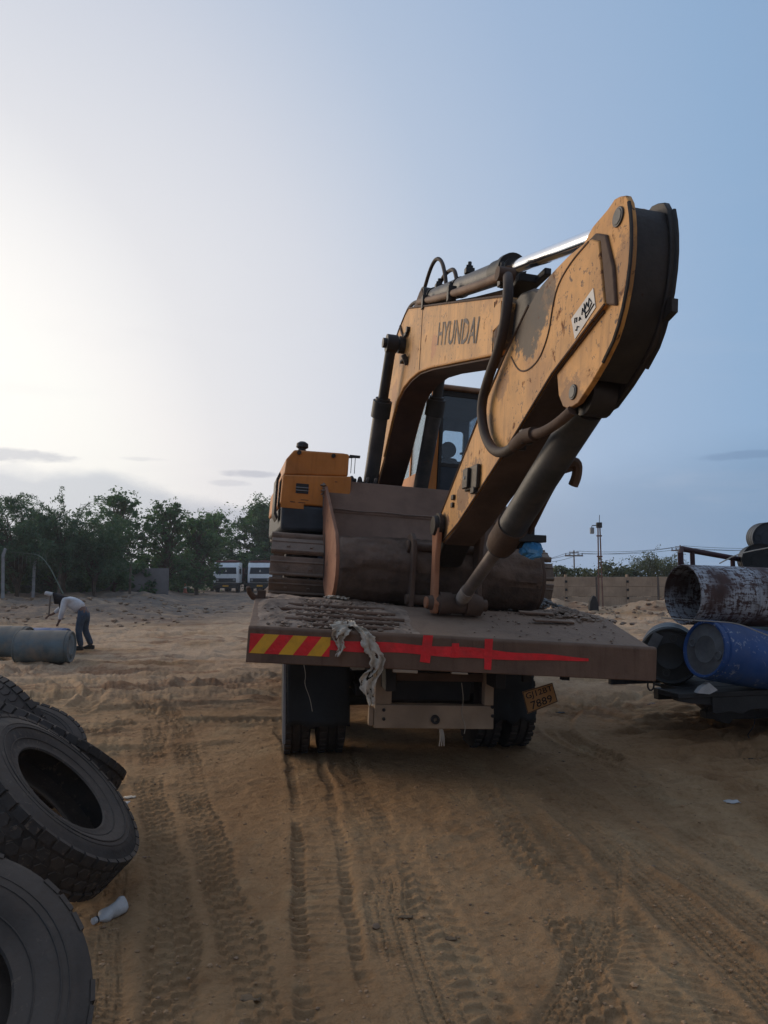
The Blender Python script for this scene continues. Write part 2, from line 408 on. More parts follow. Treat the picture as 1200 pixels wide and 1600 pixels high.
def ground_material():
    m = bpy.data.materials.new('sandy_brown_soil')
    m.use_nodes = True
    t = NT(m.node_tree); t.n.clear()
    out = t.node('ShaderNodeOutputMaterial')
    b = t.node('ShaderNodeBsdfPrincipled')
    t.l.new(b.outputs[0], out.inputs[0])
    g = t.node('ShaderNodeNewGeometry')
    P = g.outputs['Position']
    big = t.noise(t.mapping(P, (.5, .16, 0)), 1.0, 5, .6, .5)
    mid = t.noise(t.mapping(P, (1.3, .7, 1)), 1.6, 6, .62)
    fine = t.noise(P, 24, 6, .7)
    col = t.mix(t.ramp01(big, .36, .62), (.385, .222, .108, 1), (.515, .322, .168, 1))
    col = t.mix(t.math('MULTIPLY', t.ramp01(mid, .52, .72), .55), col, (.285, .15, .066, 1))
    col = t.mix(t.math('MULTIPLY', t.ramp01(mid, .48, .28), .5), col, (.53, .37, .205, 1))
    # paler soil tone farther out across the open yard
    sp = t.node('ShaderNodeSeparateXYZ'); t.l.new(P, sp.inputs[0])
    far = t.math('MULTIPLY', t.ramp01(sp.outputs[1], 7.0, 15.0), t.ramp01(t.noise(t.mapping(P, (.35, .5, 0)), 1.0, 4, .6), .30, .55))
    col = t.mix(t.math('MULTIPLY', far, .8), col, (.62, .43, .28, 1))
    red = t.math('MULTIPLY', t.ramp01(t.noise(t.mapping(P, (.22, .75, 0), (3, 1, 0)), 1.3, 7, .70, .4), .50, .64), t.ramp01(sp.outputs[1], 5.5, 10))
    col = t.mix(t.math('MULTIPLY', red, .72), col, (.25, .118, .058, 1))
    # darker grey-brown margin towards the left tree row
    gr = t.math('MULTIPLY', t.ramp01(sp.outputs[1], 22, 30), t.ramp01(sp.outputs[0], -3.5, -8.0))
    col = t.mix(t.math('MULTIPLY', gr, t.ramp01(t.noise(P, .8, 6, .7), .3, .6, .35, .95)), col, (.185, .15, .125, 1))
    grit = t.noise(P, 7.0, 9, .72)
    col = t.mix(t.math('MULTIPLY', t.ramp01(grit, .50, .66), .38), col, t.mix(1.0, col, (.62, .54, .47, 1), 'MULTIPLY'))
    col = t.mix(t.math('MULTIPLY', t.ramp01(grit, .46, .32), .40), col, t.mix(1.0, col, (1.22, 1.20, 1.15, 1), 'MULTIPLY'))
    col = t.mix(t.math('MULTIPLY', t.ramp01(fine, .45, .70), .45), col, t.mix(1.0, col, (.6, .55, .5, 1), 'MULTIPLY'))
    col = t.mix(t.math('MULTIPLY', t.ramp01(fine, .42, .25), .18), col, t.mix(1.0, col, (1.35, 1.3, 1.25, 1), 'MULTIPLY'))
    t.l.new(col, b.inputs['Base Color'])
    b.inputs['Roughness'].default_value = .95
    b.inputs['Specular IOR Level'].default_value = .12
    bp = t.node('ShaderNodeBump'); bp.inputs['Strength'].default_value = .85; bp.inputs['Distance'].default_value = .028
    h = t.math('ADD', t.noise(P, 70, 6, .72), t.math('MULTIPLY', t.noise(t.mapping(P, (1, 1, 1)), 11, 7, .68), 1.5))
    t.l.new(h, bp.inputs['Height']); t.l.new(bp.outputs[0], b.inputs['Normal'])
    return m


SOIL = ground_material()


# ------------------------------------------------------------------ mesh helpers
def tag(o, label=None, cat=None, group=None, kind=None):
    if label: o['label'] = label
    if cat: o['category'] = cat
    if group: o['group'] = group
    if kind: o['kind'] = kind
    return o


def empty(name, loc=(0, 0, 0), M=None):
    o = bpy.data.objects.new(name, None)
    o.empty_display_size = .2
    COL.objects.link(o)
    if M is not None:
        o.matrix_world = M
    else:
        o.location = loc
    return o


def basis(axis):
    a = Vector(axis).normalized()
    h = Vector((0, 0, 1)) if abs(a.z) < .9 else Vector((0, 1, 0))
    u = h.cross(a).normalized()
    v = a.cross(u).normalized()
    return u, v, a


class MB:
    def __init__(s):
        s.v = []; s.f = []; s.mi = []

    def add(s, vs, fs, mi=0):
        k = len(s.v)
        s.v += [tuple(p) for p in vs]
        s.f += [tuple(i + k for i in f) for f in fs]
        s.mi += [mi] * len(fs)
        return s

    def box(s, lo, hi, M=None, mi=0):
        x0, y0, z0 = lo; x1, y1, z1 = hi
        vs = [(x0, y0, z0), (x1, y0, z0), (x1, y1, z0), (x0, y1, z0), (x0, y0, z1), (x1, y0, z1), (x1, y1, z1), (x0, y1, z1)]
        if M is not None:
            vs = [M @ Vector(p) for p in vs]
        return s.add(vs, [(0, 3, 2, 1), (4, 5, 6, 7), (0, 1, 5, 4), (1, 2, 6, 5), (2, 3, 7, 6), (3, 0, 4, 7)], mi)

    def rings(s, rings, caps=True, closed=False, mi=0):
        n = len(rings[0]); k = len(s.v)
        for r in rings:
            s.v += [tuple(p) for p in r]
        m = len(rings)
        fs = []
        for i in range(m if closed else m - 1):
            a = k + i * n; b = k + ((i + 1) % m) * n
            for j in range(n):
                j2 = (j + 1) % n
                fs.append((a + j, a + j2, b + j2, b + j))
        if caps and not closed:
            fs.append(tuple(k + j for j in reversed(range(n))))
            fs.append(tuple(k + (m - 1) * n + j for j in range(n)))
        s.f += fs; s.mi += [mi] * len(fs)
        return s

    def cyl(s, p0, p1, r0, r1=None, n=20, caps=True, mi=0):
        p0 = Vector(p0); p1 = Vector(p1)
        r1 = r0 if r1 is None else r1
        u, v, a = basis(p1 - p0)
        rg = []
        for p, r in ((p0, r0), (p1, r1)):
            rg.append([p + (u * math.cos(2 * PI * j / n) + v * math.sin(2 * PI * j / n)) * r for j in range(n)])
        return s.rings(rg, caps, mi=mi)

    def lathe(s, origin, axis, prof, n=32, caps=True, mi=0, closed=False):
        """prof: list of (along, radius)"""
        o = Vector(origin); u, v, a = basis(axis)
        rg = [[o + a * h + (u * math.cos(2 * PI * j / n) + v * math.sin(2 * PI * j / n)) * max(r, 1e-4) for j in range(n)] for h, r in prof]
        return s.rings(rg, caps, closed, mi=mi)

    def tube(s, pts, r, n=10, caps=True, smooth=0, mi=0):
        pts = [Vector(p) for p in pts]
        for _ in range(smooth):
            q = [pts[0]]
            for i in range(len(pts) - 1):
                a, b = pts[i], pts[i + 1]
                q += [a * .75 + b * .25, a * .25 + b * .75]
            q.append(pts[-1]); pts = q
        rs = r if isinstance(r, (list, tuple)) else [r] * len(pts)
        if len(rs) != len(pts):
            rs = list(np.interp(np.linspace(0, 1, len(pts)), np.linspace(0, 1, len(rs)), rs))
        rg = []
        u = None
        for i, p in enumerate(pts):
            d = (pts[min(i + 1, len(pts) - 1)] - pts[max(i - 1, 0)])
            if d.length < 1e-9: d = Vector((0, 0, 1))
            d.normalize()
            if u is None:
                u = basis(d)[0]
            u = (u - d * u.dot(d)).normalized()
            w = d.cross(u)
            rg.append([p + (u * math.cos(2 * PI * j / n) + w * math.sin(2 * PI * j / n)) * rs[i] for j in range(n)])
        return s.rings(rg, caps, mi=mi)

    def prism(s, poly, axis, lo, hi, mi=0):
        """extrude a 2-D polygon along axis 0 (poly is y,z), 1 (x,z) or 2 (x,y)"""
        def P(p, t):
            return (t, p[0], p[1]) if axis == 0 else ((p[0], t, p[1]) if axis == 1 else (p[0], p[1], t))
        n = len(poly)
        vs = [P(p, lo) for p in poly] + [P(p, hi) for p in poly]
        fs = [tuple(range(n)), tuple(reversed(range(n, 2 * n)))] + [(i, i + n, (i + 1) % n + n, (i + 1) % n) for i in range(n)]
        return s.add(vs, fs, mi)

    def strip(s, prof, axis, lo, hi, th=None, mi=0):
        """open profile extruded along axis 0; with thickness th it becomes a plate"""
        pr = [Vector(p) for p in prof]
        n = len(pr)
        nm = []
        for i in range(n):
            d = (pr[min(i + 1, n - 1)] - pr[max(i - 1, 0)]).normalized()
            nm.append(Vector((-d.y, d.x)))
        inner = [pr[i] + nm[i] * th for i in range(n)]
        poly = pr + list(reversed(inner))
        m = len(poly)
        k = len(s.v)
        for t in (lo, hi):
            for p in poly:
                s.v.append((t, p.x, p.y))
        fs = []
        for i in range(m):
            j = (i + 1) % m
            fs.append((k + i, k + m + i, k + m + j, k + j))
        for side in (0, 1):
            for i in range(n - 1):
                a = k + side * m
                q = (a + i, a + i + 1, a + m - 2 - i, a + m - 1 - i)
                fs.append(q if side == 0 else tuple(reversed(q)))
        s.f += fs; s.mi += [mi] * len(fs)
        return s

    def build(s, name, mat, parent=None, M=None, bevel=0.0, smooth=40, loc=None, fix=True, seg=2):
        me = bpy.data.meshes.new(name)
        vs = s.v if M is None else [tuple(M @ Vector(p)) for p in s.v]
        me.from_pydata(vs, [], s.f)
        mats = mat if isinstance(mat, (list, tuple)) else [mat]
        for mm in mats:
            me.materials.append(mm)
        if len(mats) > 1:
            me.polygons.foreach_set('material_index', s.mi)
        if fix:
            bm = bmesh.new(); bm.from_mesh(me)
            bmesh.ops.recalc_face_normals(bm, faces=bm.faces)
            bm.to_mesh(me); bm.free()
        if smooth:
            me.polygons.foreach_set('use_smooth', [True] * len(me.polygons))
            me.set_sharp_from_angle(angle=R(smooth))
        me.update()
        o = bpy.data.objects.new(name, me)
        COL.objects.link(o)
        if parent is not None: o.parent = parent
        if loc is not None: o.location = loc
        if bevel:
            md = o.modifiers.new('edge', 'BEVEL')
            md.width = bevel; md.segments = seg; md.limit_method = 'ANGLE'; md.angle_limit = R(35)
            md.harden_normals = False
        return o


def text_mesh(body, quad, parent, mat, name='lettering', bold=.018, space=1.0):
    """flat print mapped onto a quad: corners bottom-left, bottom-right, top-right, top-left"""
    cu = bpy.data.curves.new(name, 'FONT')
    cu.body = body
    cu.size = 1.0
    cu.offset = bold
    cu.space_character = space
    cu.resolution_u = 2
    o = bpy.data.objects.new(name, cu)
    COL.objects.link(o)
    dg = bpy.context.evaluated_depsgraph_get()
    me = bpy.data.meshes.new_from_object(o.evaluated_get(dg))
    bpy.data.objects.remove(o)
    n = len(me.vertices)
    co = np.empty(n * 3); me.vertices.foreach_get('co', co); co = co.reshape(-1, 3)
    mn = co.min(0); mx = co.max(0)
    u = (co[:, 0] - mn[0]) / (mx[0] - mn[0]); v = (co[:, 1] - mn[1]) / (mx[1] - mn[1])
    q = [np.array(p, float) for p in quad]
    P = ((1 - u) * (1 - v))[:, None] * q[0] + (u * (1 - v))[:, None] * q[1] + (u * v)[:, None] * q[2] + ((1 - u) * v)[:, None] * q[3]
    me.vertices.foreach_set('co', P.ravel())
    me.materials.clear(); me.materials.append(mat)
    me.update()
    t = bpy.data.objects.new(name, me)
    COL.objects.link(t); t.parent = parent
    return t


def lumps(n, size, spread, seed, flat=.6):
    """a heap of irregular clods, returned as verts and faces"""
    rr = random.Random(seed)
    mb = MB()
    ico = [(0, 0, 1), (.894, 0, .447), (.276, .851, .447), (-.724, .526, .447), (-.724, -.526, .447), (.276, -.851, .447), (.724, .526, -.447), (-.276, .851, -.447), (-.894, 0, -.447), (-.276, -.851, -.447), (.724, -.526, -.447), (0, 0, -1)]
    icf = [(0, 1, 2), (0, 2, 3), (0, 3, 4), (0, 4, 5), (0, 5, 1), (1, 6, 2), (2, 7, 3), (3, 8, 4), (4, 9, 5), (5, 10, 1), (2, 6, 7), (3, 7, 8), (4, 8, 9), (5, 9, 10), (1, 10, 6), (6, 11, 7), (7, 11, 8), (8, 11, 9), (9, 11, 10), (10, 11, 6)]
    for _ in range(n):
        c = spread(rr)
        s_ = size * rr.uniform(.35, 1.3) * (1.6 if rr.random() < .12 else 1)
        e = Euler((rr.uniform(0, 6), rr.uniform(0, 6), rr.uniform(0, 6))).to_matrix()
        vs = []
        for p in ico:
            q = e @ (Vector(p) * s_ * rr.uniform(.7, 1.15))
            vs.append((c[0] + q.x * 1.2, c[1] + q.y * 1.2, c[2] + q.z * flat))
        mb.add(vs, icf)
    return mb


# ------------------------------------------------------------------ ground
_LAT = [np.random.default_rng(100 + i).random((256, 256)) for i in range(6)]


def vnoise(x, y, k=0):
    L = _LAT[k % 6]
    xi = np.floor(x).astype(int); yi = np.floor(y).astype(int)
    fx = x - xi; fy = y - yi
    fx = fx * fx * (3 - 2 * fx); fy = fy * fy * (3 - 2 * fy)
    a = L[xi % 256, yi % 256]; b = L[(xi + 1) % 256, yi % 256]
    c = L[xi % 256, (yi + 1) % 256]; d = L[(xi + 1) % 256, (yi + 1) % 256]
    return (a * (1 - fx) + b * fx) * (1 - fy) + (c * (1 - fx) + d * fx) * fy


def fbm(x, y, k=0, o=4):
    s = 0; a = .5; t = 0
    for i in range(o):
        s = s + a * vnoise(x * 2 ** i + 17 * i, y * 2 ** i + 31 * i, k + i); t += a; a *= .5
    return s / t


def sstep(v, a, b):
    t = np.clip((v - a) / (b - a), 0, 1)
    return t * t * (3 - 2 * t)


def tread(kind, u, v, w):
    """height of a tyre print: u across (-w/2..w/2), v along"""
    au = np.abs(u)
    if kind == 'hex':
        pu, pv = .075, .098
        cidx = np.floor(u / pu)
        vv = v / pv + .5 * (np.mod(cidx, 2))
        du = np.abs(u / pu - cidx - .5) * 2
        dv = np.abs(vv - np.floor(vv) - .5) * 2
        ed = np.maximum(dv + .30 * du, du * .97)
        return sstep(ed, .84, .99) * .013 - .006
    if kind == 'rib':
        pu = w / 4
        du = np.abs(u / pu - np.floor(u / pu) - .5) * 2
        tick = np.abs(v / .040 - np.floor(v / .040) - .5) * 2
        return -sstep(du, .86, .99) * .008 + sstep(tick, .5, .95) * .007 * (du > .35) - .003
    if kind == 'lug':
        vv = (v + au * .45) / .098
        t = np.abs(vv - np.floor(vv) - .5) * 2
        return sstep(t, .50, .80) * .011 * (au > w * .10) - .006
    if kind == 'shoulder':
        vv = v / .085
        t = np.abs(vv - np.floor(vv) - .5) * 2
        sh = sstep(au, w * .26, w * .32)
        return -sh * (1 - sstep(t, .55, .85)) * .018 + (1 - sh) * sstep(t, .6, .95) * .006 - .003
    vv = (v + u * .3) / .06
    t = np.abs(vv - np.floor(vv) - .5) * 2
    return sstep(t, .45, .9) * .008 - .004


# prints running towards the truck: x = a + b(y-2.8) + c(y-2.8)^2
LONG = [(-.74, -.345, .004, 1.5, 15, .23, 'hex', .006), (-.98, -.36, .0, 1.5, 12, .16, 'rib', .005), (-.44, -.31, -.004, 1.5, 14, .23, 'hex', .005), (-1.22, -.34, .0, 1.5, 12, .14, 'tick', .004),
        (-.12, -.128, -.006, 1.4, 8.2, .34, 'shoulder', .010), (.22, -.1405, 0, 1.4, 7.6, .26, 'rib', .006), (.44, -.20, .008, 1.4, 6.9, .20, 'lug', .008),
        (1.92, -.1405, 0, 1.5, 8.4, .28, 'rib', .010), (1.62, -.1405, 0, 1.5, 8.4, .26, 'rib', .010), (1.36, -.13, .0, 1.5, 8.0, .16, 'tick', .005), (1.10, -.04, .002, 1.5, 6.4, .20, 'tick', .004), (.80, .10, -.03, 1.5, 5.4, .18, 'hex', .004),
        (.55, .62, -.10, 2.2, 4.2, .18, 'rib', .008), (2.9, .10, .01, 2.5, 12, .28, 'hex', .010), (2.45, -.30, .05, 2.2, 7, .26, 'rib', .010), (-2.6, -.50, .012, 4, 22, .30, 'lug', .016), (-3.1, -.52, .012, 4, 24, .30, 'rib', .016), (-1.9, -.42, .006, 5, 26, .3, 'hex', .014)]
# ruts running across the yard: y = a + b x + c x x
CROSS = [(8.4, .10, .01, -9, -.4, .34, 'lug', .028), (9.3, .16, .006, -9, .3, .30, 'rib', .026), (10.4, .05, -.01, -10, .5, .34, 'lug', .03), (11.6, .22, .0, -11, .5, .30, 'rib', .03), (7.3, .06, .02, -6, -1.2, .28, 'rib', .022), (13.2, -.12, .01, -13, .5, .36, 'lug', .034), (15.5, .2, .0, -14, 1, .36, 'rib', .036), (18.5, -.08, .0, -17, 1, .4, 'lug', .04),
         (6.9, -.10, .02, 1.9, 7, .26, 'rib', .026), (8.2, .08, -.01, 2.0, 9, .30, 'lug', .03), (9.6, -.05, .02, 2.2, 10, .3, 'rib', .03), (5.8, .22, .02, 2.0, 5, .22, 'tick', .018), (11.5, .1, .0, 2.4, 12, .34, 'lug', .034)]
# turning circles in the yard: centre, radius, angle range, width
ARCS = [(-9, 9, 5.2, .30, 'lug', .02), (-9, 9, 4.8, .28, 'rib', .018), (-3, 17, 5.5, .32, 'lug', .022), (-3, 17, 5.05, .30, 'lug', .022), (-6, 22, 9.0, .34, 'rib', .022), (-6, 22, 8.2, .34, 'rib', .022),
        (-5, 12, 1.9, .26, 'lug', .018), (-4.0, 13.5, 2.4, .26, 'tick', .018), (4.5, 8.0, 2.6, .30, 'lug', .02), (6.5, 11.5, 4.4, .30, 'rib', .02), (6.5, 11.5, 3.9, .30, 'rib', .02), (-7.5, 10.2, 1.4, .2, 'tick', .016),
        (-4.5, 9.0, 1.6, .25, 'hex', .014), (-3.4, 6.2, 1.1, .22, 'tick', .012), (-2, 24, 13, .36, 'rib', .024), (-2, 24, 11.5, .36, 'lug', .024)]


def height(x, y):
    x = np.asarray(x, float); y = np.asarray(y, float)
    z = (fbm(x * .35 + 5, y * .35, 0, 3) - .5) * .10
    z += (fbm(x * 1.7, y * 1.7 + 9, 1, 4) - .5) * .030
    z += (fbm(x * 8, y * 8, 2, 3) - .5) * .014
    z += (fbm(x * 30, y * 30, 3, 3) - .5) * .008
    # rough loose sand beside the truck and out in the yard
    rough = sstep(x - .16 * y, .9, 1.9) * sstep(y, 4.2, 5.4)
    rough = np.maximum(rough, sstep(-x - .38 * y, .4, 1.2) * sstep(y, 5.5, 8))
    rough = np.maximum(rough, sstep(y, 8.5, 11) * .8)
    rd = fbm(x * .9 + 3, y * 3.2, 3, 4)
    z += rough * (np.abs(rd - .5) * -.42 + .06) * (1 - .3 * sstep(y, 20, 40))
    z += rough * (fbm(x * 4, y * 10, 4, 4) - .5) * .065
    z += rough * sstep(y, 9, 14) * (fbm(x * .6 + 8, y * 2.6 + x * .5, 2, 4) - .5) * .20
    keep = fbm(x * 1.5 + 40, y * 1.5, 5, 4)
    wu = (fbm(x * 2.3 + 11, y * 2.3, 1, 2) - .5) * .075
    wv = (fbm(x * 3.1 + 23, y * 3.1, 2, 3) - .5) * .11
    am = .55 + .9 * fbm(x * 5 + 31, y * 5, 1, 3)
    # scuffed, trodden patches of crumbled soil
    cr = sstep(fbm(x * 1.3 + 70, y * 1.3, 3, 3), .50, .66)
    z += cr * (np.abs(fbm(x * 6 + 3, y * 6, 4, 3) - .5) * -.038 + .006)
    for (a, b, c, y0, y1, w, kind, dp) in LONG:
        t = y - 2.8
        xc = a + b * t + c * t * t + .03 * np.sin(y * 1.3 + a * 5)
        s = np.sqrt(1 + (b + 2 * c * t) ** 2)
        u = (x - xc) / s; v = y * s
        near = (np.abs(u) < w) & (y > y0) & (y < y1 + 1)
        if not near.any(): continue
        un, vn = u[near] + wu[near], v[near] + wv[near]
        fade = sstep(keep[near], .22, .40) * (1 - .6 * cr[near]) * (1 - sstep(y[near], y1, y1 + 1))
        wn = w * (1 + .06 * np.sin(vn * 7))
        inside = 1 - sstep(np.abs(un), wn * .5 - .02, wn * .5 + .01)
        berm = np.exp(-((np.abs(un) - wn * .5 - .03) / .03) ** 2) * .012
        z[near] += fade * (inside * (tread(kind, un, vn, w) * 1.3 * am[near] - dp * .6) + berm * .35)
    for (a, b, c, x0, x1, w, kind, dp) in CROSS:
        yc = a + b * (x + 4) + c * (x + 4) ** 2 + .10 * np.sin(x * .9 + a)
        u = (y - yc) + wu * 2
        near = (np.abs(u) < w * 1.3) & (x > x0) & (x < x1)
        if not near.any(): continue
        un = u[near]
        ends = np.minimum(sstep(x[near], x0, x0 + .8), 1 - sstep(x[near], x1 - .8, x1))
        fade = (.35 + .65 * sstep(keep[near], .34, .52)) * ends
        inside = 1 - sstep(np.abs(un), w * .5 - .05, w * .5 + .01)
        berm = np.exp(-((np.abs(un) - w * .5 - .06) / .06) ** 2) * dp * .9
        z[near] += fade * (inside * (tread(kind, un, x[near] + wv[near], w) * 1.6 - dp * .8) + berm)
    for (cx, cy, r0, w, kind, dp) in ARCS:
        dx = x - cx; dy = y - cy
        rr = np.hypot(dx, dy)
        u = rr - r0
        near = np.abs(u) < w
        if not near.any(): continue
        un = u[near]; v = np.arctan2(dx[near], dy[near]) * r0
        fade = sstep(keep[near], .36, .52)
        inside = 1 - sstep(np.abs(un), w * .5 - .03, w * .5 + .01)
        berm = np.exp(-((np.abs(un) - w * .5 - .05) / .04) ** 2) * .025
        z[near] += fade * (inside * (tread(kind, un, v, w) * 2.0 - dp * .9) + berm)
    # bank under the trees, left; spoil heaps against the wall, right
    lump = fbm(x * .5, y * .5 + 7, 4, 4)
    z += sstep(y, 24, 36) * sstep(-x - .255 * y, .3, 3.2) * (.35 + .75 * (lump - .35)) * (1 - sstep(y, 60, 75) * .6)
    z += np.exp(-((y - 31.6) / 2.3) ** 2) * sstep(x, 5.0, 7.5) * np.clip(lump - .33, 0, 1) * 1.5
    z += sstep(y, 22, 29) * sstep(x, 4, 9) * .12
    return z


def hz(x, y):
    return float(height(np.array([x], float), np.array([y], float))[0])


def build_ground():
    rows = np.concatenate([1.15 * np.exp(np.linspace(0, math.log(10 / 1.15), 980))[:-1], 10 * np.exp(np.linspace(0, math.log(15), 290))])
    cols = np.concatenate([np.linspace(-1.12, -.60, 80)[:-1], np.linspace(-.60, .60, 600), np.linspace(.60, 1.12, 80)[1:]])
    Y, T = np.meshgrid(rows, cols, indexing='ij')
    X = Y * T
    Z = height(X.ravel(), Y.ravel()).reshape(X.shape)
    ed = np.minimum(sstep(1.12 - np.abs(T), 0, .05), np.minimum(sstep(Y, 1.15, 1.3), 1 - sstep(Y, 120, 150)))
    Z = Z * ed - .16 * (1 - ed)
    nr, nc = X.shape
    me = bpy.data.meshes.new('ground')
    me.vertices.add(nr * nc)
    me.vertices.foreach_set('co', np.stack([X, Y, Z], -1).astype(np.float32).ravel())
    i = np.arange(nr * nc).reshape(nr, nc)
    q = np.stack([i[:-1, :-1], i[:-1, 1:], i[1:, 1:], i[1:, :-1]], -1).reshape(-1, 4)
    nf = len(q)
    me.loops.add(nf * 4); me.polygons.add(nf)
    me.loops.foreach_set('vertex_index', q.ravel().astype(np.int32))
    me.polygons.foreach_set('loop_start', np.arange(0, nf * 4, 4, dtype=np.int32))
    me.polygons.foreach_set('use_smooth', np.ones(nf, bool))
    me.update(calc_edges=True)
    me.materials.append(SOIL)
    o = bpy.data.objects.new('ground', me)
    COL.objects.link(o)
    tag(o, kind='structure')
    p = MB().add([(-190, -190, -.17), (190, -190, -.17), (190, 190, -.17), (-190, 190, -.17)], [(0, 1, 2, 3)]).build('ground_plain', SOIL)
    tag(p, kind='structure')


build_ground()


def build_haze():
    m = bpy.data.materials.new('dusty_air')
    m.use_nodes = True
    t = NT(m.node_tree); t.n.clear()
    out = t.node('ShaderNodeOutputMaterial')
    v = t.node('ShaderNodeVolumePrincipled')
    v.inputs['Color'].default_value = (.88, .90, .93, 1)
    v.inputs['Density'].default_value = .0008
    v.inputs['Anisotropy'].default_value = .2
    t.l.new(v.outputs[0], out.inputs['Volume'])
    o = MB().box((-200, -200, -1.4), (200, 200, 14)).build('haze', m, smooth=0)
    tag(o, kind='stuff')
    o['label'] = 'thin dusty evening haze over the whole yard'


build_haze()

# ------------------------------------------------------------------ flatbed truck that carries the excavator
TRUCK_O = Vector((.507, 5.4, 0))
TRUCK_M = Matrix.Translation(TRUCK_O) @ Matrix.Rotation(R(8), 4, 'Z')
DECK_LOC = Matrix.Translation((0, 0, 1.256)) @ Matrix.Rotation(R(3.6), 4, 'Y')     # the load has the deck leaning over
DECK_W = TRUCK_M @ DECK_LOC


def wheel(parent, x, y, z, side, name='wheel'):
    """twin tyre on a dished rim, axle along x"""
    R_ = .50
    root = None
    for k, xo in enumerate((-.165, .165)):
        mb = MB()
        prof = [(-.12, .29), (-.135, .36), (-.13, .44), (-.115, .475), (-.105, R_ - .003), (-.05, R_), (-.045, R_ - .018), (-.035, R_ - .018), (-.03, R_), (.03, R_), (.035, R_ - .018), (.045, R_ - .018), (.05, R_), (.105, R_ - .003), (.115, .475), (.13, .44), (.135, .36), (.12, .29)]
        mb.lathe((x + xo, y, z), (1, 0, 0), prof, 44, closed=True)
        o = mb.build(name if root is None else 'tyre', RUBBER, parent if root is None else root, smooth=35)
        if root is None: root = o
    lugs = MB()
    for xo in (-.165, .165):
        for j in range(36):
            a = 2 * PI * j / 36
            M = Matrix.Translation((x + xo, y, z)) @ Matrix.Rotation(a, 4, 'X')
            for sx in (-1, 1):
                lugs.box((sx * .085 - .028, -.024, R_ - .012), (sx * .085 + .028, .024, R_ + .010), M)
    lugs.build('tread_lug', RUBBER, root, smooth=0)['kind'] = 'stuff'
    mb = MB()
    mb.lathe((x, y, z), (side, 0, 0), [(-.02, .285), (.10, .285), (.26, .27), (.275, .275), (.275, .25), (.15, .20), (.10, .12), (.14, .09), (.2, .085), (.2, .001)], 28)
    mb.build('rim', DARKMETAL, root)
    return root


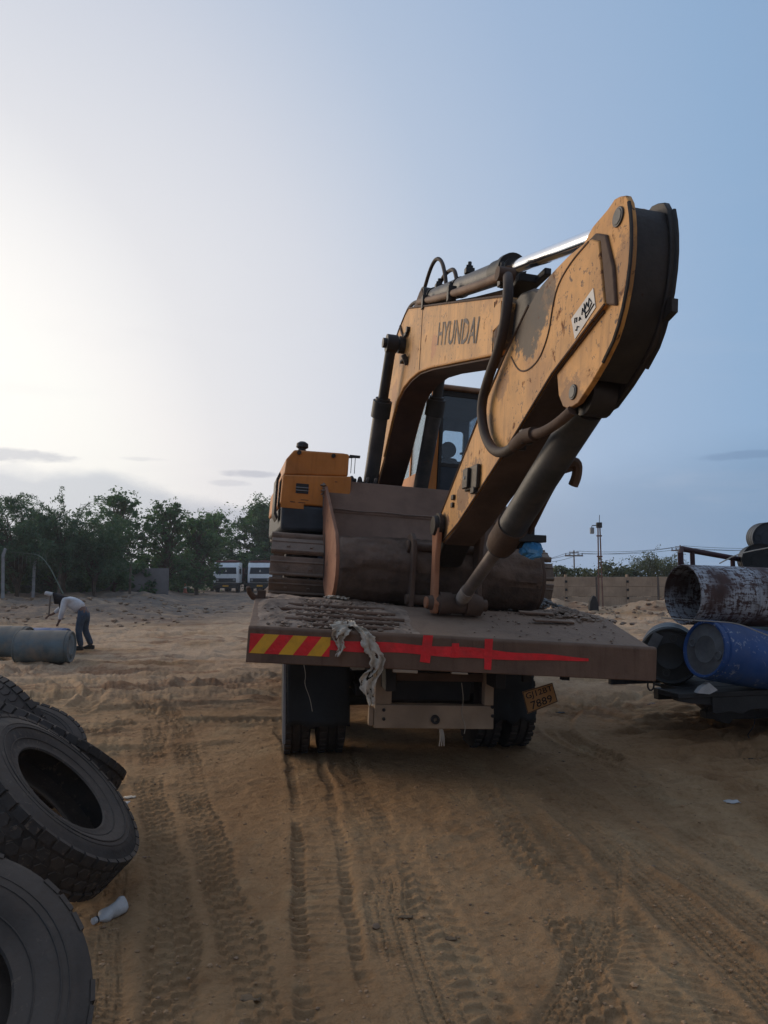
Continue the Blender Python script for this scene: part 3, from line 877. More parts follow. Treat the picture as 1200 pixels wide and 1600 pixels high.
def build_truck():
    t = empty('flatbed_truck', M=TRUCK_M)
    tag(t, 'dusty brown flatbed truck with red and yellow tail strip carrying the yellow excavator', 'truck')
    D = DECK_LOC
    L = 8.2
    XL, XR = -1.47, 1.57
    # deck plates: sloping tail then the flat bed
    MB().prism([(.062, -.012), (.9, .165), (.9, .125), (.062, -.05)], 0, XL, XR).build('deck_tail_plate', DECKM, t, D, bevel=.004)
    MB().box((XL, .9, .125), (XR, L, .166)).build('deck_plate', DECKM, t, D, bevel=.004)
    # side beams and tail beam
    for x0, x1 in ((XL, XL + .07), (XR - .07, XR)):
        MB().prism([(.062, -.25), (.062, -.052), (.9, .122), (L, .122), (L, -.12), (1.4, -.12)], 0, x0, x1).build('side_beam', TAILM, t, D, bevel=.006)
    MB().prism([(-.0, -.252), (-.0, -.015), (.016, .002), (.06, .003), (.06, -.252)], 0, XL - .002, XR + .002).build('tail_beam', TAILM, t, D, bevel=.008, seg=3)
    # worn lower lip welded under the tail beam
    MB().box((-.43, .002, -.275), (-.25, .05, -.2525)).build('welded_tab', BEIGEM, t, D, bevel=.004)
    MB().box((.0, .002, -.268), (.12, .05, -.2525)).build('welded_tab', BEIGEM, t, D, bevel=.004)
    # ribs of the tail slope
    for i, (yy, x0, x1) in enumerate(((.14, -1.02, -.42), (.27, -1.22, -.36), (.40, -1.14, -.30), (.55, -1.25, -.35), (.70, -1.2, -.42))):
        z = -.012 + (yy - .062) * .211
        MB().cyl((x0, yy, z + .018), (x1, yy + .01, z + .018), .013, n=8).build('grip_bar', TAILM, t, D)
    # chevron strip
    z0, z1 = -.186, -.050
    n = 7
    s = (.556) / 5.6
    cells = []
    xa, xb = -1.455, -.893
    w = (xb - xa) / 5.62
    sl = w * .95
    edges = [xa - sl] + [xa + w * (i + .0) for i in range(0, 7)]
    for i in range(7):
        b0 = xa - sl + w * i * 1.0; b1 = b0 + w
        pts = [(b0, z0), (b1, z0), (b1 + sl, z1), (b0 + sl, z1)]
        poly = []
        # clip to the strip
        def clip(poly, f):
            out = []
            for k in range(len(poly)):
                p, q = poly[k], poly[(k + 1) % len(poly)]
                fp, fq = f(p), f(q)
                if fp >= 0: out.append(p)
                if fp * fq < 0:
                    tt = fp / (fp - fq); out.append((p[0] + (q[0] - p[0]) * tt, p[1] + (q[1] - p[1]) * tt))
            return out
        poly = clip(clip(pts, lambda p: p[0] - xa), lambda p: xb - p[0])
        if len(poly) < 3: continue
        cells.append((i % 2, poly))
    red = MB()
    for k, poly in cells:
        if k == 0: red.prism(poly, 1, -.0032, -.0005)
    ch = red.build('chevron_strip', REDT, t, D, smooth=0)
    for k, poly in cells:                      # yellow bars of the strip, each a piece of its own
        if k: MB().prism(poly, 1, -.0034, -.0006).build('yellow_bar', YELT, ch, D, smooth=0)
    # red tape stuck along the beam
    tape = MB()
    xs = np.linspace(-.893, 1.03, 40)
    up = []; lo = []
    for i, x in enumerate(xs):
        f = max(0, (x - .30) / .73)
        c = -.108 - .006 * math.sin(x * 3) + .004 * math.sin(x * 11) - .004 * f
        h = .031 * (1 - .80 * f) * (1 + .10 * math.sin(x * 9 + 1)) + .004
        up.append((x, c + h)); lo.append((x, c - h))
    tape.prism(lo + list(reversed(up)), 1, -.0052, -.0036)
    tape.build('red_tape', REDT, t, D, smooth=0)
    for poly in ([(-.242, -.190), (-.168, -.196), (-.155, .002), (-.226, .0)], [(.236, -.222), (.288, -.224), (.292, .0), (.230, -.004)], [(-.020, -.150), (.046, -.148), (.040, -.044), (-.012, -.046)]):
        MB().prism(poly, 1, -.0072, -.0056).build('red_tape', REDT, t, D, smooth=0)
    # hook ring at the right corner, bracket with stake at the left
    mb = MB()
    mb.tube([(1.545 + .025 * math.cos(a), .03, -.285 + .038 * math.sin(a)) for a in np.linspace(0, 2 * PI, 15)], .007, 6)
    mb.build('hook_ring', DARKMETAL, t, D)
    mb = MB()
    mb.tube([(-1.44, .93, .165), (-1.485, .90, .175), (-1.515, .86, .21), (-1.53, .82, .255)], [.028, .028, .024, .018], 6)
    mb.box((-1.455, .90, .1655), (-1.385, .96, .235))
    mb.build('stake_pocket', BROWNS, t, D, bevel=.006)
    # chassis
    for x in (-.45, .41):
        MB().box((x, .35, .82), (x + .085, 10.9, 1.06)).build('chassis_rail', DARKMETAL, t, bevel=.008)
    for y in (.55, 1.5, 2.9, 4.5, 6.2, 7.8):
        MB().box((-1.40, y, 1.03), (1.36, y + .08, 1.10)).build('cross_member', DARKMETAL, t)
    MB().box((-.36, .48, .99), (.58, .54, 1.06)).build('rear_cross_bar', BEIGEM, t, bevel=.005)
    # beige underrun frame
    B = Matrix.Translation((0, 0, 1.256)) @ Matrix.Rotation(R(2.2), 4, 'Y')
    MB().box((-.478, .60, -.775), (.494, .70, -.590)).build('underrun_bar', BEIGEM, t, B, bevel=.008)
    MB().box((-.478, .602, -.588), (-.345, .698, -.262)).box((-.520, .62, -.76), (-.4795, .69, -.62)).build('underrun_post', BEIGEM, t, B, bevel=.006)
    MB().box((.415, .602, -.588), (.490, .698, -.262)).build('underrun_post', BEIGEM, t, B, bevel=.006)
    MB().box((-.343, .66, -.41), (.413, .70, -.345)).build('underrun_cross_bar', BROWNS, t, B, bevel=.006)
    mb = MB(); mb.lathe((.01, .59, -.70), (0, 1, 0), [(-.02, .035), (-.02, .018), (.02, .018), (.02, .035)], 14, closed=True)
    mb.build('tow_eye', DARKMETAL, t, B)
    MB().box((-.22, .9, -.43), (-.06, 1.1, -.39)).build('dented_white_box', PLASTIC, t, B, bevel=.006)
    MB().box((-.33, 1.0, -.62), (.40, 1.3, -.36)).build('air_tank_bracket', BLACKP, t, B, bevel=.01)
    for k, (xa, ya) in enumerate(((-.38, .9), (-.12, 1.05), (.18, .95), (.33, 1.1))):
        MB().tube([(xa, ya, 1.0), (xa + .04, ya - .05, .86), (xa + .14, ya - .02, .80), (xa + .22, ya + .05, .95)], .014, 7, smooth=2).build('brake_hose', BLACKP, t)
    for x in (-.43, .455):
        for z in (.55, .62, .84):
            MB().cyl((x, .606, z + .02), (x, .588, z + .02), .014, n=6).build('bolt', DARKMETAL, t)
    for x in (-.62, .60):
        MB().lathe((x, 1.95, .72), (0, 1, 0), [(-.12, .04), (-.10, .085), (.0, .095), (.08, .08), (.10, .04)], 16).build('brake_chamber', DARKMETAL, t)
    # torn mudflaps
    for x0, x1, zt, zb, seed in ((-1.175, -.61, 1.03, .315, 3), (.72, 1.155, .80, .30, 5)):
        rr = random.Random(seed)
        nx, nz = 16, 12
        vs = []; fs = []
        for j in range(nz + 1):
            for i in range(nx + 1):
                u = i / nx; v = j / nz
                x = x0 + (x1 - x0) * u
                bot = zb + (.05 * abs(math.sin(u * 9 + seed)) + rr.uniform(-.012, .02)) * (1 if seed == 5 else .45)
                z = zt + (bot - zt) * v - .045 * (x - x0) * (1 - v)
                y = 1.62 + .05 * math.sin(u * 4 + v * 2) * v - .03 * v
                vs.append((x, y, z))
        for j in range(nz):
            for i in range(nx):
                a = j * (nx + 1) + i
                fs.append((a, a + 1, a + nx + 2, a + nx + 1))
        o = MB().add(vs, fs).build('mudflap', FLAP, t)
        md = o.modifiers.new('th', 'SOLIDIFY'); md.thickness = .012
    MB().box((-1.215, 1.5, .20), (-1.190, 1.54, 1.02)).build('mudflap_rail', POSTC, t, bevel=.004)
    MB().box((.70, 1.2, .84), (1.20, 1.26, .95)).box((.98, .50, .905), (1.06, 1.2, .945)).build('flap_bracket', BLACKP, t, bevel=.006)
    # axles and wheels
    for y in (2.15, 3.5, 8.9):
        MB().cyl((-1.0, y, .50), (1.0, y, .50), .085, n=14).lathe((0, y, .5), (1, 0, 0), [(-.26, .08), (-.16, .2), (0, .23), (.16, .2), (.26, .08)], 18).build('axle', DARKMETAL, t)
        for sd in (-1, 1):
            w_ = wheel(t, sd * .92, y, .485, sd)
            MB().box((sd * .52 - .04, y - .6, .60), (sd * .52 + .04, y + .6, .70)).build('leaf_spring', DARKMETAL, t, bevel=.01)
    # cab at the far end
    body = MB().prism([(8.35, .75), (8.35, 2.55), (8.6, 2.68), (10.1, 2.62), (10.42, 1.75), (10.5, .75)], 0, -1.18, 1.18).build('cab', pmat('orange_brown_cab', (.35, .13, .045), .5, dust=.3), t, bevel=.05, seg=3)
    MB().box((-.95, 8.335, 1.75), (.95, 8.349, 2.35)).build('rear_window', WINDARK, body, bevel=.004)
    MB().box((-1.0, 10.44, .45), (1.0, 10.62, .75)).build('front_bumper', BLACKP, t, bevel=.02)
    # number plate hanging crooked under the bed
    q = [(.735, .440, -.602), (.985, .455, -.500), (.932, .452, -.352), (.682, .437, -.432)]
    Q = [D @ Vector(p) for p in q]
    nrm = (Q[1] - Q[0]).cross(Q[3] - Q[0]).normalized()
    mb = MB()
    mb.add([p + nrm * -.002 for p in Q] + [p + nrm * .002 for p in Q], [(0, 1, 2, 3), (7, 6, 5, 4), (0, 4, 5, 1), (1, 5, 6, 2), (2, 6, 7, 3), (3, 7, 4, 0)])
    pl = mb.build('number_plate', PLATEM, t, smooth=0)
    def on(u, v, k=.0035):
        p = (Q[0] * (1 - u) + Q[1] * u) * (1 - v) + (Q[3] * (1 - u) + Q[2] * u) * v
        return tuple(p + nrm * k)
    text_mesh('GJ12BT', [on(.07, .54), on(.95, .54), on(.95, .90), on(.07, .90)], pl, INK, bold=.012)
    text_mesh('7889', [on(.16, .10), on(.86, .10), on(.86, .47), on(.16, .47)], pl, INK, bold=.012)
    mb = MB()
    for a, b in (((.01, .03), (.99, .03)), ((.01, .97), (.99, .97)), ((.01, .03), (.01, .97)), ((.99, .03), (.99, .97))):
        mb.tube([on(*a), on(*b)], .003, 5)
    mb.build('plate_border', INK, pl)
    MB().box((.70, .46, -.36), (.76, .52, -.26), D).box((1.02, .46, -.33), (1.08, .52, -.26), D).build('plate_hanger', DARKMETAL, t)


build_truck()

# ------------------------------------------------------------------ excavator
EX_M = Matrix.Translation((.03, 8.77, 1.43)) @ Matrix.Rotation(R(12), 4, 'Z') @ Matrix.Rotation(R(3.6), 4, 'Y')
EXI = EX_M.inverted()


def build_excavator():
    e = empty('excavator', M=EX_M)
    tag(e, 'yellow tracked excavator with folded boom and muddy bucket loaded on the flatbed truck', 'excavator')
    XB0, XB1 = -.155, .165
    # ---------------- undercarriage, square to the truck bed
    TM = EXI @ DECK_W
    for side in (-1, 1):
        cx = side * 1.105 + .02
        r = .268
        ya, yb = 2.10, 4.85
        zc = .172 + r + .035
        tr = MB().prism([(ya - .12, zc - .15), (ya - .2, zc), (ya - .12, zc + .15), (yb + .12, zc + .15), (yb + .2, zc), (yb + .12, zc - .15)], 0, cx - .16, cx + .16).build('track', DARKMETAL, e, TM, bevel=.02)
        for y in (ya, yb):
            MB().lathe((cx, y, zc), (1, 0, 0), [(-.09, .06), (-.09, r - .06), (-.03, r - .03), (.03, r - .03), (.09, r - .06), (.09, .06)], 24).build('idler_wheel', GREASE, tr, TM)
        # the chain of shoes
        shoe = MB()
        shoe.prism([(-.088, .0), (.088, .0), (.092, .026), (.03, .034), (-.092, .034)], 0, -.30, .30)
        shoe.prism([(-.092, .034), (-.060, .034), (-.064, .055), (-.082, .055)], 0, -.299, .299)
        shoe.prism([(.030, .030), (.052, .030), (.048, .043), (.036, .043)], 0, -.299, .299)
        for bx in (-.11, .11):
            shoe.box((bx - .05, -.05, -.05), (bx - .02, .05, .0))
            shoe.box((bx - .045, -.03, .030), (bx - .015, .0, .048))
        proto = shoe.build('track_shoe', SHOE, tr, smooth=30, bevel=.004)
        span = yb - ya
        per = 2 * span + 2 * PI * r
        n = int(per / .192)
        for i in range(n):
            d = per * i / n + .05 * side
            d %= per
            if d < span:
                p = (cx, ya + d, zc + r); rot = 0
            elif d < span + PI * r:
                a = (d - span) / r; p = (cx, yb + r * math.sin(a), zc + r * math.cos(a)); rot = -a
            elif d < 2 * span + PI * r:
                p = (cx, yb - (d - span - PI * r), zc - r); rot = PI
            else:
                a = (d - 2 * span - PI * r) / r; p = (cx, ya - r * math.sin(a), zc - r * math.cos(a)); rot = PI - a
            o = proto if i == 0 else proto.copy()
            if i: COL.objects.link(o)
            o.parent = tr
            jit = random.uniform(-.02, .02)
            o.matrix_local = TM @ Matrix.Translation(p) @ Matrix.Rotation(rot + jit, 4, 'X') @ Matrix.Translation((random.uniform(-.004, .004), 0, 0))
    MB().box((-.85, 2.7, .30), (.9, 4.2, .58)).cyl((0, 3.45, .5), (0, 3.45, .70), .55, n=32).build('undercarriage_frame', GREASE, e, TM, bevel=.02)

    # ---------------- upper structure
    MB().box((-1.30, -.95, .66), (1.22, 2.2, .86)).build('revolving_frame', GREASE, e, bevel=.02)
    lower = MB().prism([(-1.385, .64), (-1.395, .90), (-.70, .90), (-.70, .66), (-1.30, .63)], 1, -1.21, .9).build('side_skirt', SLATE, e, bevel=.035, seg=3)
    st = MB().prism([(-1.405, .902), (-1.40, 1.19), (-.705, 1.235), (-.705, .902)], 1, -1.215, .9).build('storage_box', YELLOW_D, e, bevel=.018, seg=3)
    MB().prism([(-1.385, 1.197), (-1.375, 1.36), (-1.30, 1.462), (-.80, 1.475), (-.735, 1.47), (-.735, 1.237)], 1, -1.165, .5).build('upper_cover', YELLOW_D, st, bevel=.02, seg=3)
    # lamp opening with bars
    lm = MB().box((-1.262, -1.222, 1.015), (-1.135, -1.2155, 1.115)).build('lamp_opening', BLACKP, st, bevel=.002)
    m_ = MB()
    for z in (1.045, 1.075): m_.cyl((-1.262, -1.226, z), (-1.135, -1.226, z), .004, n=6)
    m_.build('guard_wire', POSTC, lm)
    # dents and black bolts, weld seams
    for (x, z) in ((-1.25, 1.435), (-.90, 1.435)):
        MB().cyl((x, -1.168, z), (x, -1.185, z), .022, n=12).build('bolt', GREASE, st)
    mb = MB()
    rr = random.Random(4)
    for _ in range(9):
        x = rr.uniform(-1.36, -.80); z = rr.choice([.92, .95, 1.16, 1.18, 1.06, 1.13])
        mb.box((x, -1.2175, z), (x + rr.uniform(.02, .09), -1.2152, z + rr.uniform(.004, .008)))
    mb.build('scraped_paint', GREASE, st, smooth=0)['kind'] = 'stuff'
    MB().box((-1.40, -1.2165, .86), (-1.17, -1.2135, .918)).build('paint_patch', YELLOW_D, lower, smooth=0)
    mb = MB()
    mb.lathe((-1.205, -.95, 1.46), (0, 0, 1), [(0, .05), (.03, .055), (.05, .035), (.07, .065), (.11, .06), (.13, .03)], 14).build('fuel_cap', BLACKP, st)
    # side guard at the outer edge
    MB().prism([(-1.42, .74), (-1.455, .80), (-1.455, 1.16), (-1.425, 1.235), (-1.41, 1.2), (-1.43, 1.14), (-1.43, .82), (-1.41, .77)], 1, -1.10, -.7).build('side_guard', GREASE, e, bevel=.006)
    # valve block, hoses and mirror arm behind the box
    MB().box((-.72, -.62, .86), (-.30, -.2, 1.20)).box((-.66, -.80, .9), (-.58, -.62, 1.28)).cyl((-.50, -.7, .9), (-.50, -.7, 1.26), .055, n=12).build('valve_block', BLACKP, e, bevel=.015)
    for k in range(4):
        x = -.68 + k * .09
        MB().tube([(x, -.72, 1.05), (x + .02, -.86, 1.24), (x + .06, -.7, 1.32), (x + .14, -.4, 1.22)], .018, 8, smooth=2).build('hose', HOSE, e)
    MB().tube([(-.70, -.72, 1.12), (-.70, -.72, 1.50), (-.685, -.72, 1.515), (-.56, -.72, 1.53)], .014, 8).box((-.665, -.74, 1.515), (-.55, -.70, 1.54)).build('mirror_arm', BLACKP, e)
    for x in (-.64, -.60):
        MB().cyl((x, -.72, 1.52), (x, -.72, 1.34), .004, n=5).build('mirror_stay', BLACKP, e)
    # engine hood and counterweight
    MB().prism([(.95, .87), (.95, 1.40), (1.15, 1.48), (2.05, 1.45), (2.2, 1.3), (2.2, .87)], 0, -1.28, .38).build('engine_hood', YELLOW_D, e, bevel=.04, seg=3)
    MB().prism([(2.21, .72), (2.21, 1.32), (2.5, 1.34), (2.72, 1.2), (2.78, .95), (2.62, .72)], 0, -1.30, 1.22).build('counterweight', SLATE, e, bevel=.06, seg=3)
    MB().box((.42, 1.58, .87), (1.15, 2.2, 1.38)).build('rear_cover', YELLOW_D, e, bevel=.04, seg=3)
    MB().cyl((-.75, 1.6, 1.44), (-.75, 1.6, 1.52), .05, n=14).build('exhaust_pipe', GREASE, e)

    # ---------------- cab
    x0, x1, y0, y1 = .42, 1.40, 0.0, 1.55
    zt = 2.60
    cab = MB().box((x0, y0 + .02, .862), (x1, y1, .93)).build('cab', YELLOW_D, e, bevel=.01)
    MB().prism([(x0, .93), (x0 + .125, .93), (x0 + .12, 2.0), (x0 + .10, zt), (x0 + .02, zt)], 1, y0 + .02, y0 + .10).build('front_pillar', YELLOW_D, cab, bevel=.01)
    MB().prism([(x0 + .127, .93), (x0 + .168, .93), (x0 + .165, 2.0), (x0 + .150, zt), (x0 + .102, zt), (x0 + .122, 2.0)], 1, y0 + .015, y0 + .095).build('window_seal', BLACKP, cab, bevel=.008)
    MB().box((x1 - .07, y0 + .02, .93), (x1, y0 + .10, zt)).build('front_pillar', YELLOW_D, cab, bevel=.01)
    MB().cyl((x0 + .06, y0 + .021, 1.80), (x0 + .06, y0 + .008, 1.80), .014, n=10).build('bolt', GREASE, cab)
    MB().prism([(y0 - .04, zt + .001), (y0 - .04, zt + .045), (y0 + .12, zt + .10), (y1 - .1, zt + .10), (y1 + .03, zt + .03), (y1 + .03, zt + .001)], 0, x0 - .02, x1 + .02).build('cab_roof', pmat('dusty_roof_paint', (.30, .17, .10), .7, dust=.4), cab, bevel=.015)
    MB().box((x0 + .152, y0 + .03, zt - .07), (x1 - .071, y0 + .08, zt - .001)).build('roof_header', BLACKP, cab, bevel=.004)
    wx0, wx1, wz0, wz1 = 1.01, 1.325, 1.99, 2.435
    MB().box((x0, y1 - .05, .93), (wx0, y1, zt)).box((wx1, y1 - .05, .93), (x1, y1, zt)).box((wx0, y1 - .05, .93), (wx1, y1, wz0)).box((wx0, y1 - .05, wz1), (wx1, y1, zt)).build('rear_wall', CABIN, cab, smooth=0)
    MB().box((wx0, y1 - .03, wz0), (wx1, y1 - .024, wz1)).build('rear_window', GLASS, cab, smooth=0)
    for cxx, czz, sx, sz in ((wx0, wz0, 1, 1), (wx1, wz0, -1, 1), (wx0, wz1, 1, -1), (wx1, wz1, -1, -1)):
        MB().prism([(cxx, czz), (cxx + sx * .05, czz), (cxx + sx * .015, czz + sz * .015), (cxx, czz + sz * .05)], 1, y1 - .055, y1 - .02).build('window_corner', CABIN, cab, smooth=0)
    MB().box((x0, y0 + .10, .93), (x0 + .03, y1 - .05, 1.62)).box((x0, y1 - .10, 1.62), (x0 + .03, y1 - .05, zt)).box((x0, .93, 1.62), (x0 + .03, .98, zt)).build('side_wall', YELLOW_D, cab, smooth=0)
    MB().box((x1 - .03, y0 + .10, .93), (x1, y1 - .05, 1.60)).box((x1 - .03, .80, 1.60), (x1, .86, zt)).build('cab_door', YELLOW_D, cab, smooth=0)
    MB().box((x0 + .01, y0 + .10, 1.621), (x0 + .016, .93, zt - .001)).box((x0 + .01, .98, 1.621), (x0 + .016, y1 - .10, zt - .001)).build('side_window', GLASS, cab, smooth=0)
    MB().box((x1 - .02, y0 + .10, 1.601), (x1 - .014, .80, zt - .001)).build('door_window', GLASS, cab, smooth=0)
    MB().box((x1 - .02, .86, 1.601), (x1 - .014, y1 - .05, zt - .001)).build('door_window', GLASS, cab, smooth=0)
    MB().box((x0 + .17, y0 + .045, 1.69), (x1 - .071, y0 + .051, zt - .071)).build('windscreen', GLASS, cab, smooth=0)
    MB().box((x0 + .168, y0 + .03, 1.64), (x1 - .071, y0 + .07, 1.689)).build('window_bar', BLACKP, cab, bevel=.004)
    MB().box((x0 + .168, y0 + .03, .93), (x1 - .071, y0 + .06, 1.639)).build('front_panel', CABIN, cab, bevel=.004)
    MB().box((x0 + .03, y0 + .1, zt - .02), (x1 - .03, y1 - .05, zt - .002)).build('headliner', CABIN, cab, smooth=0)
    seat = MB().prism([(.75, 1.40), (.68, 1.56), (1.10, 1.56), (1.18, 1.98), (1.28, 1.98), (1.26, 1.40)], 0, .66, 1.16).build('seat', BLACKP, cab, bevel=.05, seg=3)
    MB().lathe((1.02, 1.25, 2.09), (0, 1, 0), [(-.05, .075), (-.04, .115), (.04, .115), (.05, .075)], 22).build('headrest', BLACKP, seat)
    MB().box((1.20, 1.2, 2.045), (1.34, 1.26, 2.07)).build('grab_bar', BLACKP, cab)
    MB().tube([(.70, .35, 1.2), (.70, .45, 1.6), (.70, .50, 1.75)], .02, 8).build('control_lever', BLACKP, cab)

    # ---------------- boom
    bp = [(.95, 1.30), (1.02, 1.52), (.62, 1.86), (.18, 2.28), (-.03, 2.60), (-.14, 2.86), (-.30, 3.00), (-.52, 3.09), (-.80, 3.17), (-.95, 3.185), (-3.92, 2.185), (-4.02, 2.10), (-3.95, 1.80), (-3.85, 1.79), (-2.05, 2.203), (-1.60, 2.285), (-1.25, 2.305), (-.95, 2.29), (-.70, 2.22), (-.45, 2.02), (-.10, 1.66), (.30, 1.34), (.62, 1.20)]
    boom = MB().prism(bp, 0, XB0, XB1).build('boom', BOOM_Y, e, bevel=.006)
    # weld ribs and seams that divide the side plate
    for a, b in (((-1.60, 2.95), (-1.60, 2.292)), ((-3.74, 2.21), (-3.74, 1.84))):
        MB().tube([(XB0 - .001, *a), (XB0 - .001, *b)], .004, 6).build('weld_seam', BROWNS, boom)
    low = [(-3.85, 1.80), (-2.05, 2.213), (-1.60, 2.295), (-1.25, 2.315), (-.95, 2.30), (-.70, 2.23), (-.45, 2.03), (-.10, 1.67)]
    MB().tube([(XB0 - .002, *p) for p in low], .010, 6).build('edge_flange', YELLOW, boom)
    MB().tube([(XB0 - .002, *p) for p in [(-.03, 2.60), (-.14, 2.86), (-.30, 3.00), (-.52, 3.09), (-.80, 3.17), (-.95, 3.185), (-3.92, 2.185)]], .010, 6).build('edge_flange', BROWNS, boom)
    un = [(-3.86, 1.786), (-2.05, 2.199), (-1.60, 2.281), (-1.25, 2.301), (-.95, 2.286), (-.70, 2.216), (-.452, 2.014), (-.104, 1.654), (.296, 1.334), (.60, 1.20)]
    MB().strip([(p[0], p[1] - .004) for p in un], 0, XB0 + .014, XB1 - .014, -.012).build('underside_plate', pmat('dirty_shaded_underside', (.075, .036, .022), .8, var=.3, rust=.3, rustcol=(.06, .022, .012), stain=.4, staincol=(.03, .02, .016), bump=.15), boom)  # dark sheet added below the boom, shade put into its dirty brown
    # nose of the boom: darker forked casting round the arm pin
    MB().prism([(-3.90, 2.12), (-4.10, 2.145), (-4.30, 2.10), (-4.52, 1.98), (-4.60, 1.75), (-4.50, 1.50), (-4.15, 1.46), (-3.90, 1.82)], 0, -.105, .115).build('boom_nose', GREASE, boom, bevel=.02, seg=3)
    MB().box((XB0 - .012, -3.90, 1.99), (XB0 - .002, -3.74, 2.16)).build('lug_plate', YELLOW, boom, bevel=.008)
    MB().prism([(-3.99, 1.82), (-3.92, 2.0), (-3.80, 1.97), (-3.80, 1.83)], 0, XB0 - .018, XB0 - .002).build('corner_gusset', BROWNS, boom, bevel=.004)
    # painted maker's name
    X = XB0 - .0035
    text_mesh('HYUNDAI', [(X, -2.231, 2.362), (X, -3.37, 2.020), (X, -3.43, 2.215), (X, -2.262, 2.570)], boom, FADED, bold=.012)
    # lift cylinders
    for x in (-.30, .31):
        p_top, p_gl, p_base = Vector((x, -.84, 2.80)), Vector((x, -.52, 2.20)), Vector((x, .02, 1.08))
        if x > 0:
            p_gl = Vector((x, -.60, 2.27))
        b = MB().cyl(p_base, p_gl, .088, n=20).build('boom_cylinder', CYL, e)
        d = (p_top - p_gl).normalized()
        MB().cyl(p_gl - d * .16, p_gl + d * .03, .110, n=20).cyl(p_gl + d * .03, p_gl + d * .06, .085, n=20).build('cylinder_gland', BLACKP, b)
        MB().cyl(p_gl, p_top, .058, n=18).build('cylinder_rod', BLACKP, b)
        MB().cyl((x - .06, -.84, 2.80), (x + .06, -.84, 2.80), .10, n=20).build('rod_eye', BLACKP, b)
    MB().cyl((-.40, -.84, 2.80), (.40, -.84, 2.80), .055, n=18).cyl((-.22, -.84, 2.80), (-.157, -.84, 2.80), .095, n=20).build('boom_pin', GREASE, boom)
    MB().box((-.19, -1.02, 2.86), (-.156, -.92, 2.90)).box((-.20, -1.06, 2.58), (-.156, -.86, 2.61)).cyl((-.21, -1.06, 2.62), (-.156, -1.06, 2.52), .03, n=10).cyl((-.19, -1.04, 2.91), (-.157, -1.04, 2.91), .035, n=10).build('grease_fitting', GREASE, boom, bevel=.004)
    MB().tube([(-.165, -.60, 3.10), (-.17, -.75, 2.95), (-.17, -.86, 2.88)], .012, 6, smooth=2).build('grease_hose', HOSE, boom)

    # ---------------- arm cylinder on top of the boom
    a0, a1, a2 = Vector((.0, -1.35, 3.17)), Vector((0, -3.64, 2.525)), Vector((0, -5.41, 2.03))
    d = (a1 - a0).normalized()
    ac = MB().cyl(a0, a1, .088, n=24).build('arm_cylinder', CYL, e)
    MB().lathe(a1 - d * .30, d, [(0, .09), (.0, .098), (.24, .098), (.24, .112), (.31, .112), (.31, .075), (.345, .075)], 26).build('cylinder_gland', BLACKP, ac)
    MB().lathe(a0 + d * 1.05, d, [(0, .089), (0, .096), (.035, .096), (.035, .089)], 24).lathe(a0 + d * .10, d, [(0, .089), (0, .10), (.05, .10), (.05, .089)], 24).build('hose_clamp', BLACKP, ac)
    MB().cyl(a1, a2, .050, n=24).build('cylinder_rod', CHROME, ac)
    MB().cyl(a0 - Vector((.12, 0, 0)), a0 + Vector((.12, 0, 0)), .10, n=20).build('cylinder_eye', GREASE, ac)
    for x in (-.13, .11):
        MB().prism([(-1.05, 3.15), (-1.45, 3.02), (-1.46, 3.16), (-1.38, 3.25), (-1.30, 3.24)], 0, x, x + .03).build('cylinder_bracket', BROWNS, boom, bevel=.006)
    # steel pipes beside the cylinder
    MB().tube([(-.125, -1.30, 3.13), (-.13, -2.0, 2.90), (-.13, -3.0, 2.60), (-.13, -3.78, 2.385), (-.14, -3.95, 2.36)], .034, 10, smooth=1).build('oil_pipe', pmat('brown_oil_pipe', (.19, .11, .065), .7, rust=.3, dust=.3), ac)
    MB().tube([(.12, -1.30, 3.13), (.13, -2.4, 2.78), (.13, -3.6, 2.42)], .022, 8).build('oil_pipe', BROWNS, ac)
    for yy, zz in ((-1.62, 3.02), (-2.55, 2.75), (-3.85, 2.37)):
        MB().box((-.175, yy - .03, zz - .09), (-.10, yy + .03, zz + .05)).cyl((-.15, yy, zz - .1), (-.15, yy, zz + .09), .016, n=8).build('pipe_clamp', GREASE, ac, bevel=.006)
    for yy, zz in ((-2.60, 2.915), (-1.60, 3.17)):
        MB().box((-.04, yy - .03, zz), (.04, yy + .03, zz + .05)).cyl((0, yy, zz + .03), (0, yy, zz + .11), .018, n=8).cyl((-.03, yy, zz + .07), (.03, yy, zz + .07), .012, n=8).build('bleed_fitting', BLACKP, ac, bevel=.004)
    MB().box((-.06, -3.95, 2.30), (.10, -3.62, 2.36)).box((.06, -4.10, 2.30), (.11, -3.7, 2.35)).build('gland_bracket', BLACKP, ac, bevel=.008)
    for pts in ([(-.05, -1.02, 3.16), (-.05, -1.22, 3.36), (-.04, -1.40, 3.50), (-.02, -1.53, 3.53), (0, -1.66, 3.44), (0, -1.80, 3.25), (0, -1.86, 3.12)],
                [(.03, -1.30, 3.2), (.03, -1.62, 3.30), (.03, -1.84, 3.27), (.03, -2.02, 3.21), (.03, -2.12, 3.06)]):
        MB().tube(pts, .020, 10, smooth=2).build('hose', HOSE, e)
    for k, pts in enumerate(([(-.10, -.05, 2.75), (-.10, -.20, 3.02), (-.10, -.45, 3.22), (-.10, -.80, 3.30), (-.10, -1.30, 3.15)], [(-.06, -.4, 3.13), (-.05, -.62, 3.26), (-.05, -1.0, 3.27), (-.05, -1.4, 3.1)])):
        MB().tube(pts, .020, 10, smooth=2).build('hose', HOSE, e)

    # ---------------- arm
    XA0, XA1 = -.150, .125
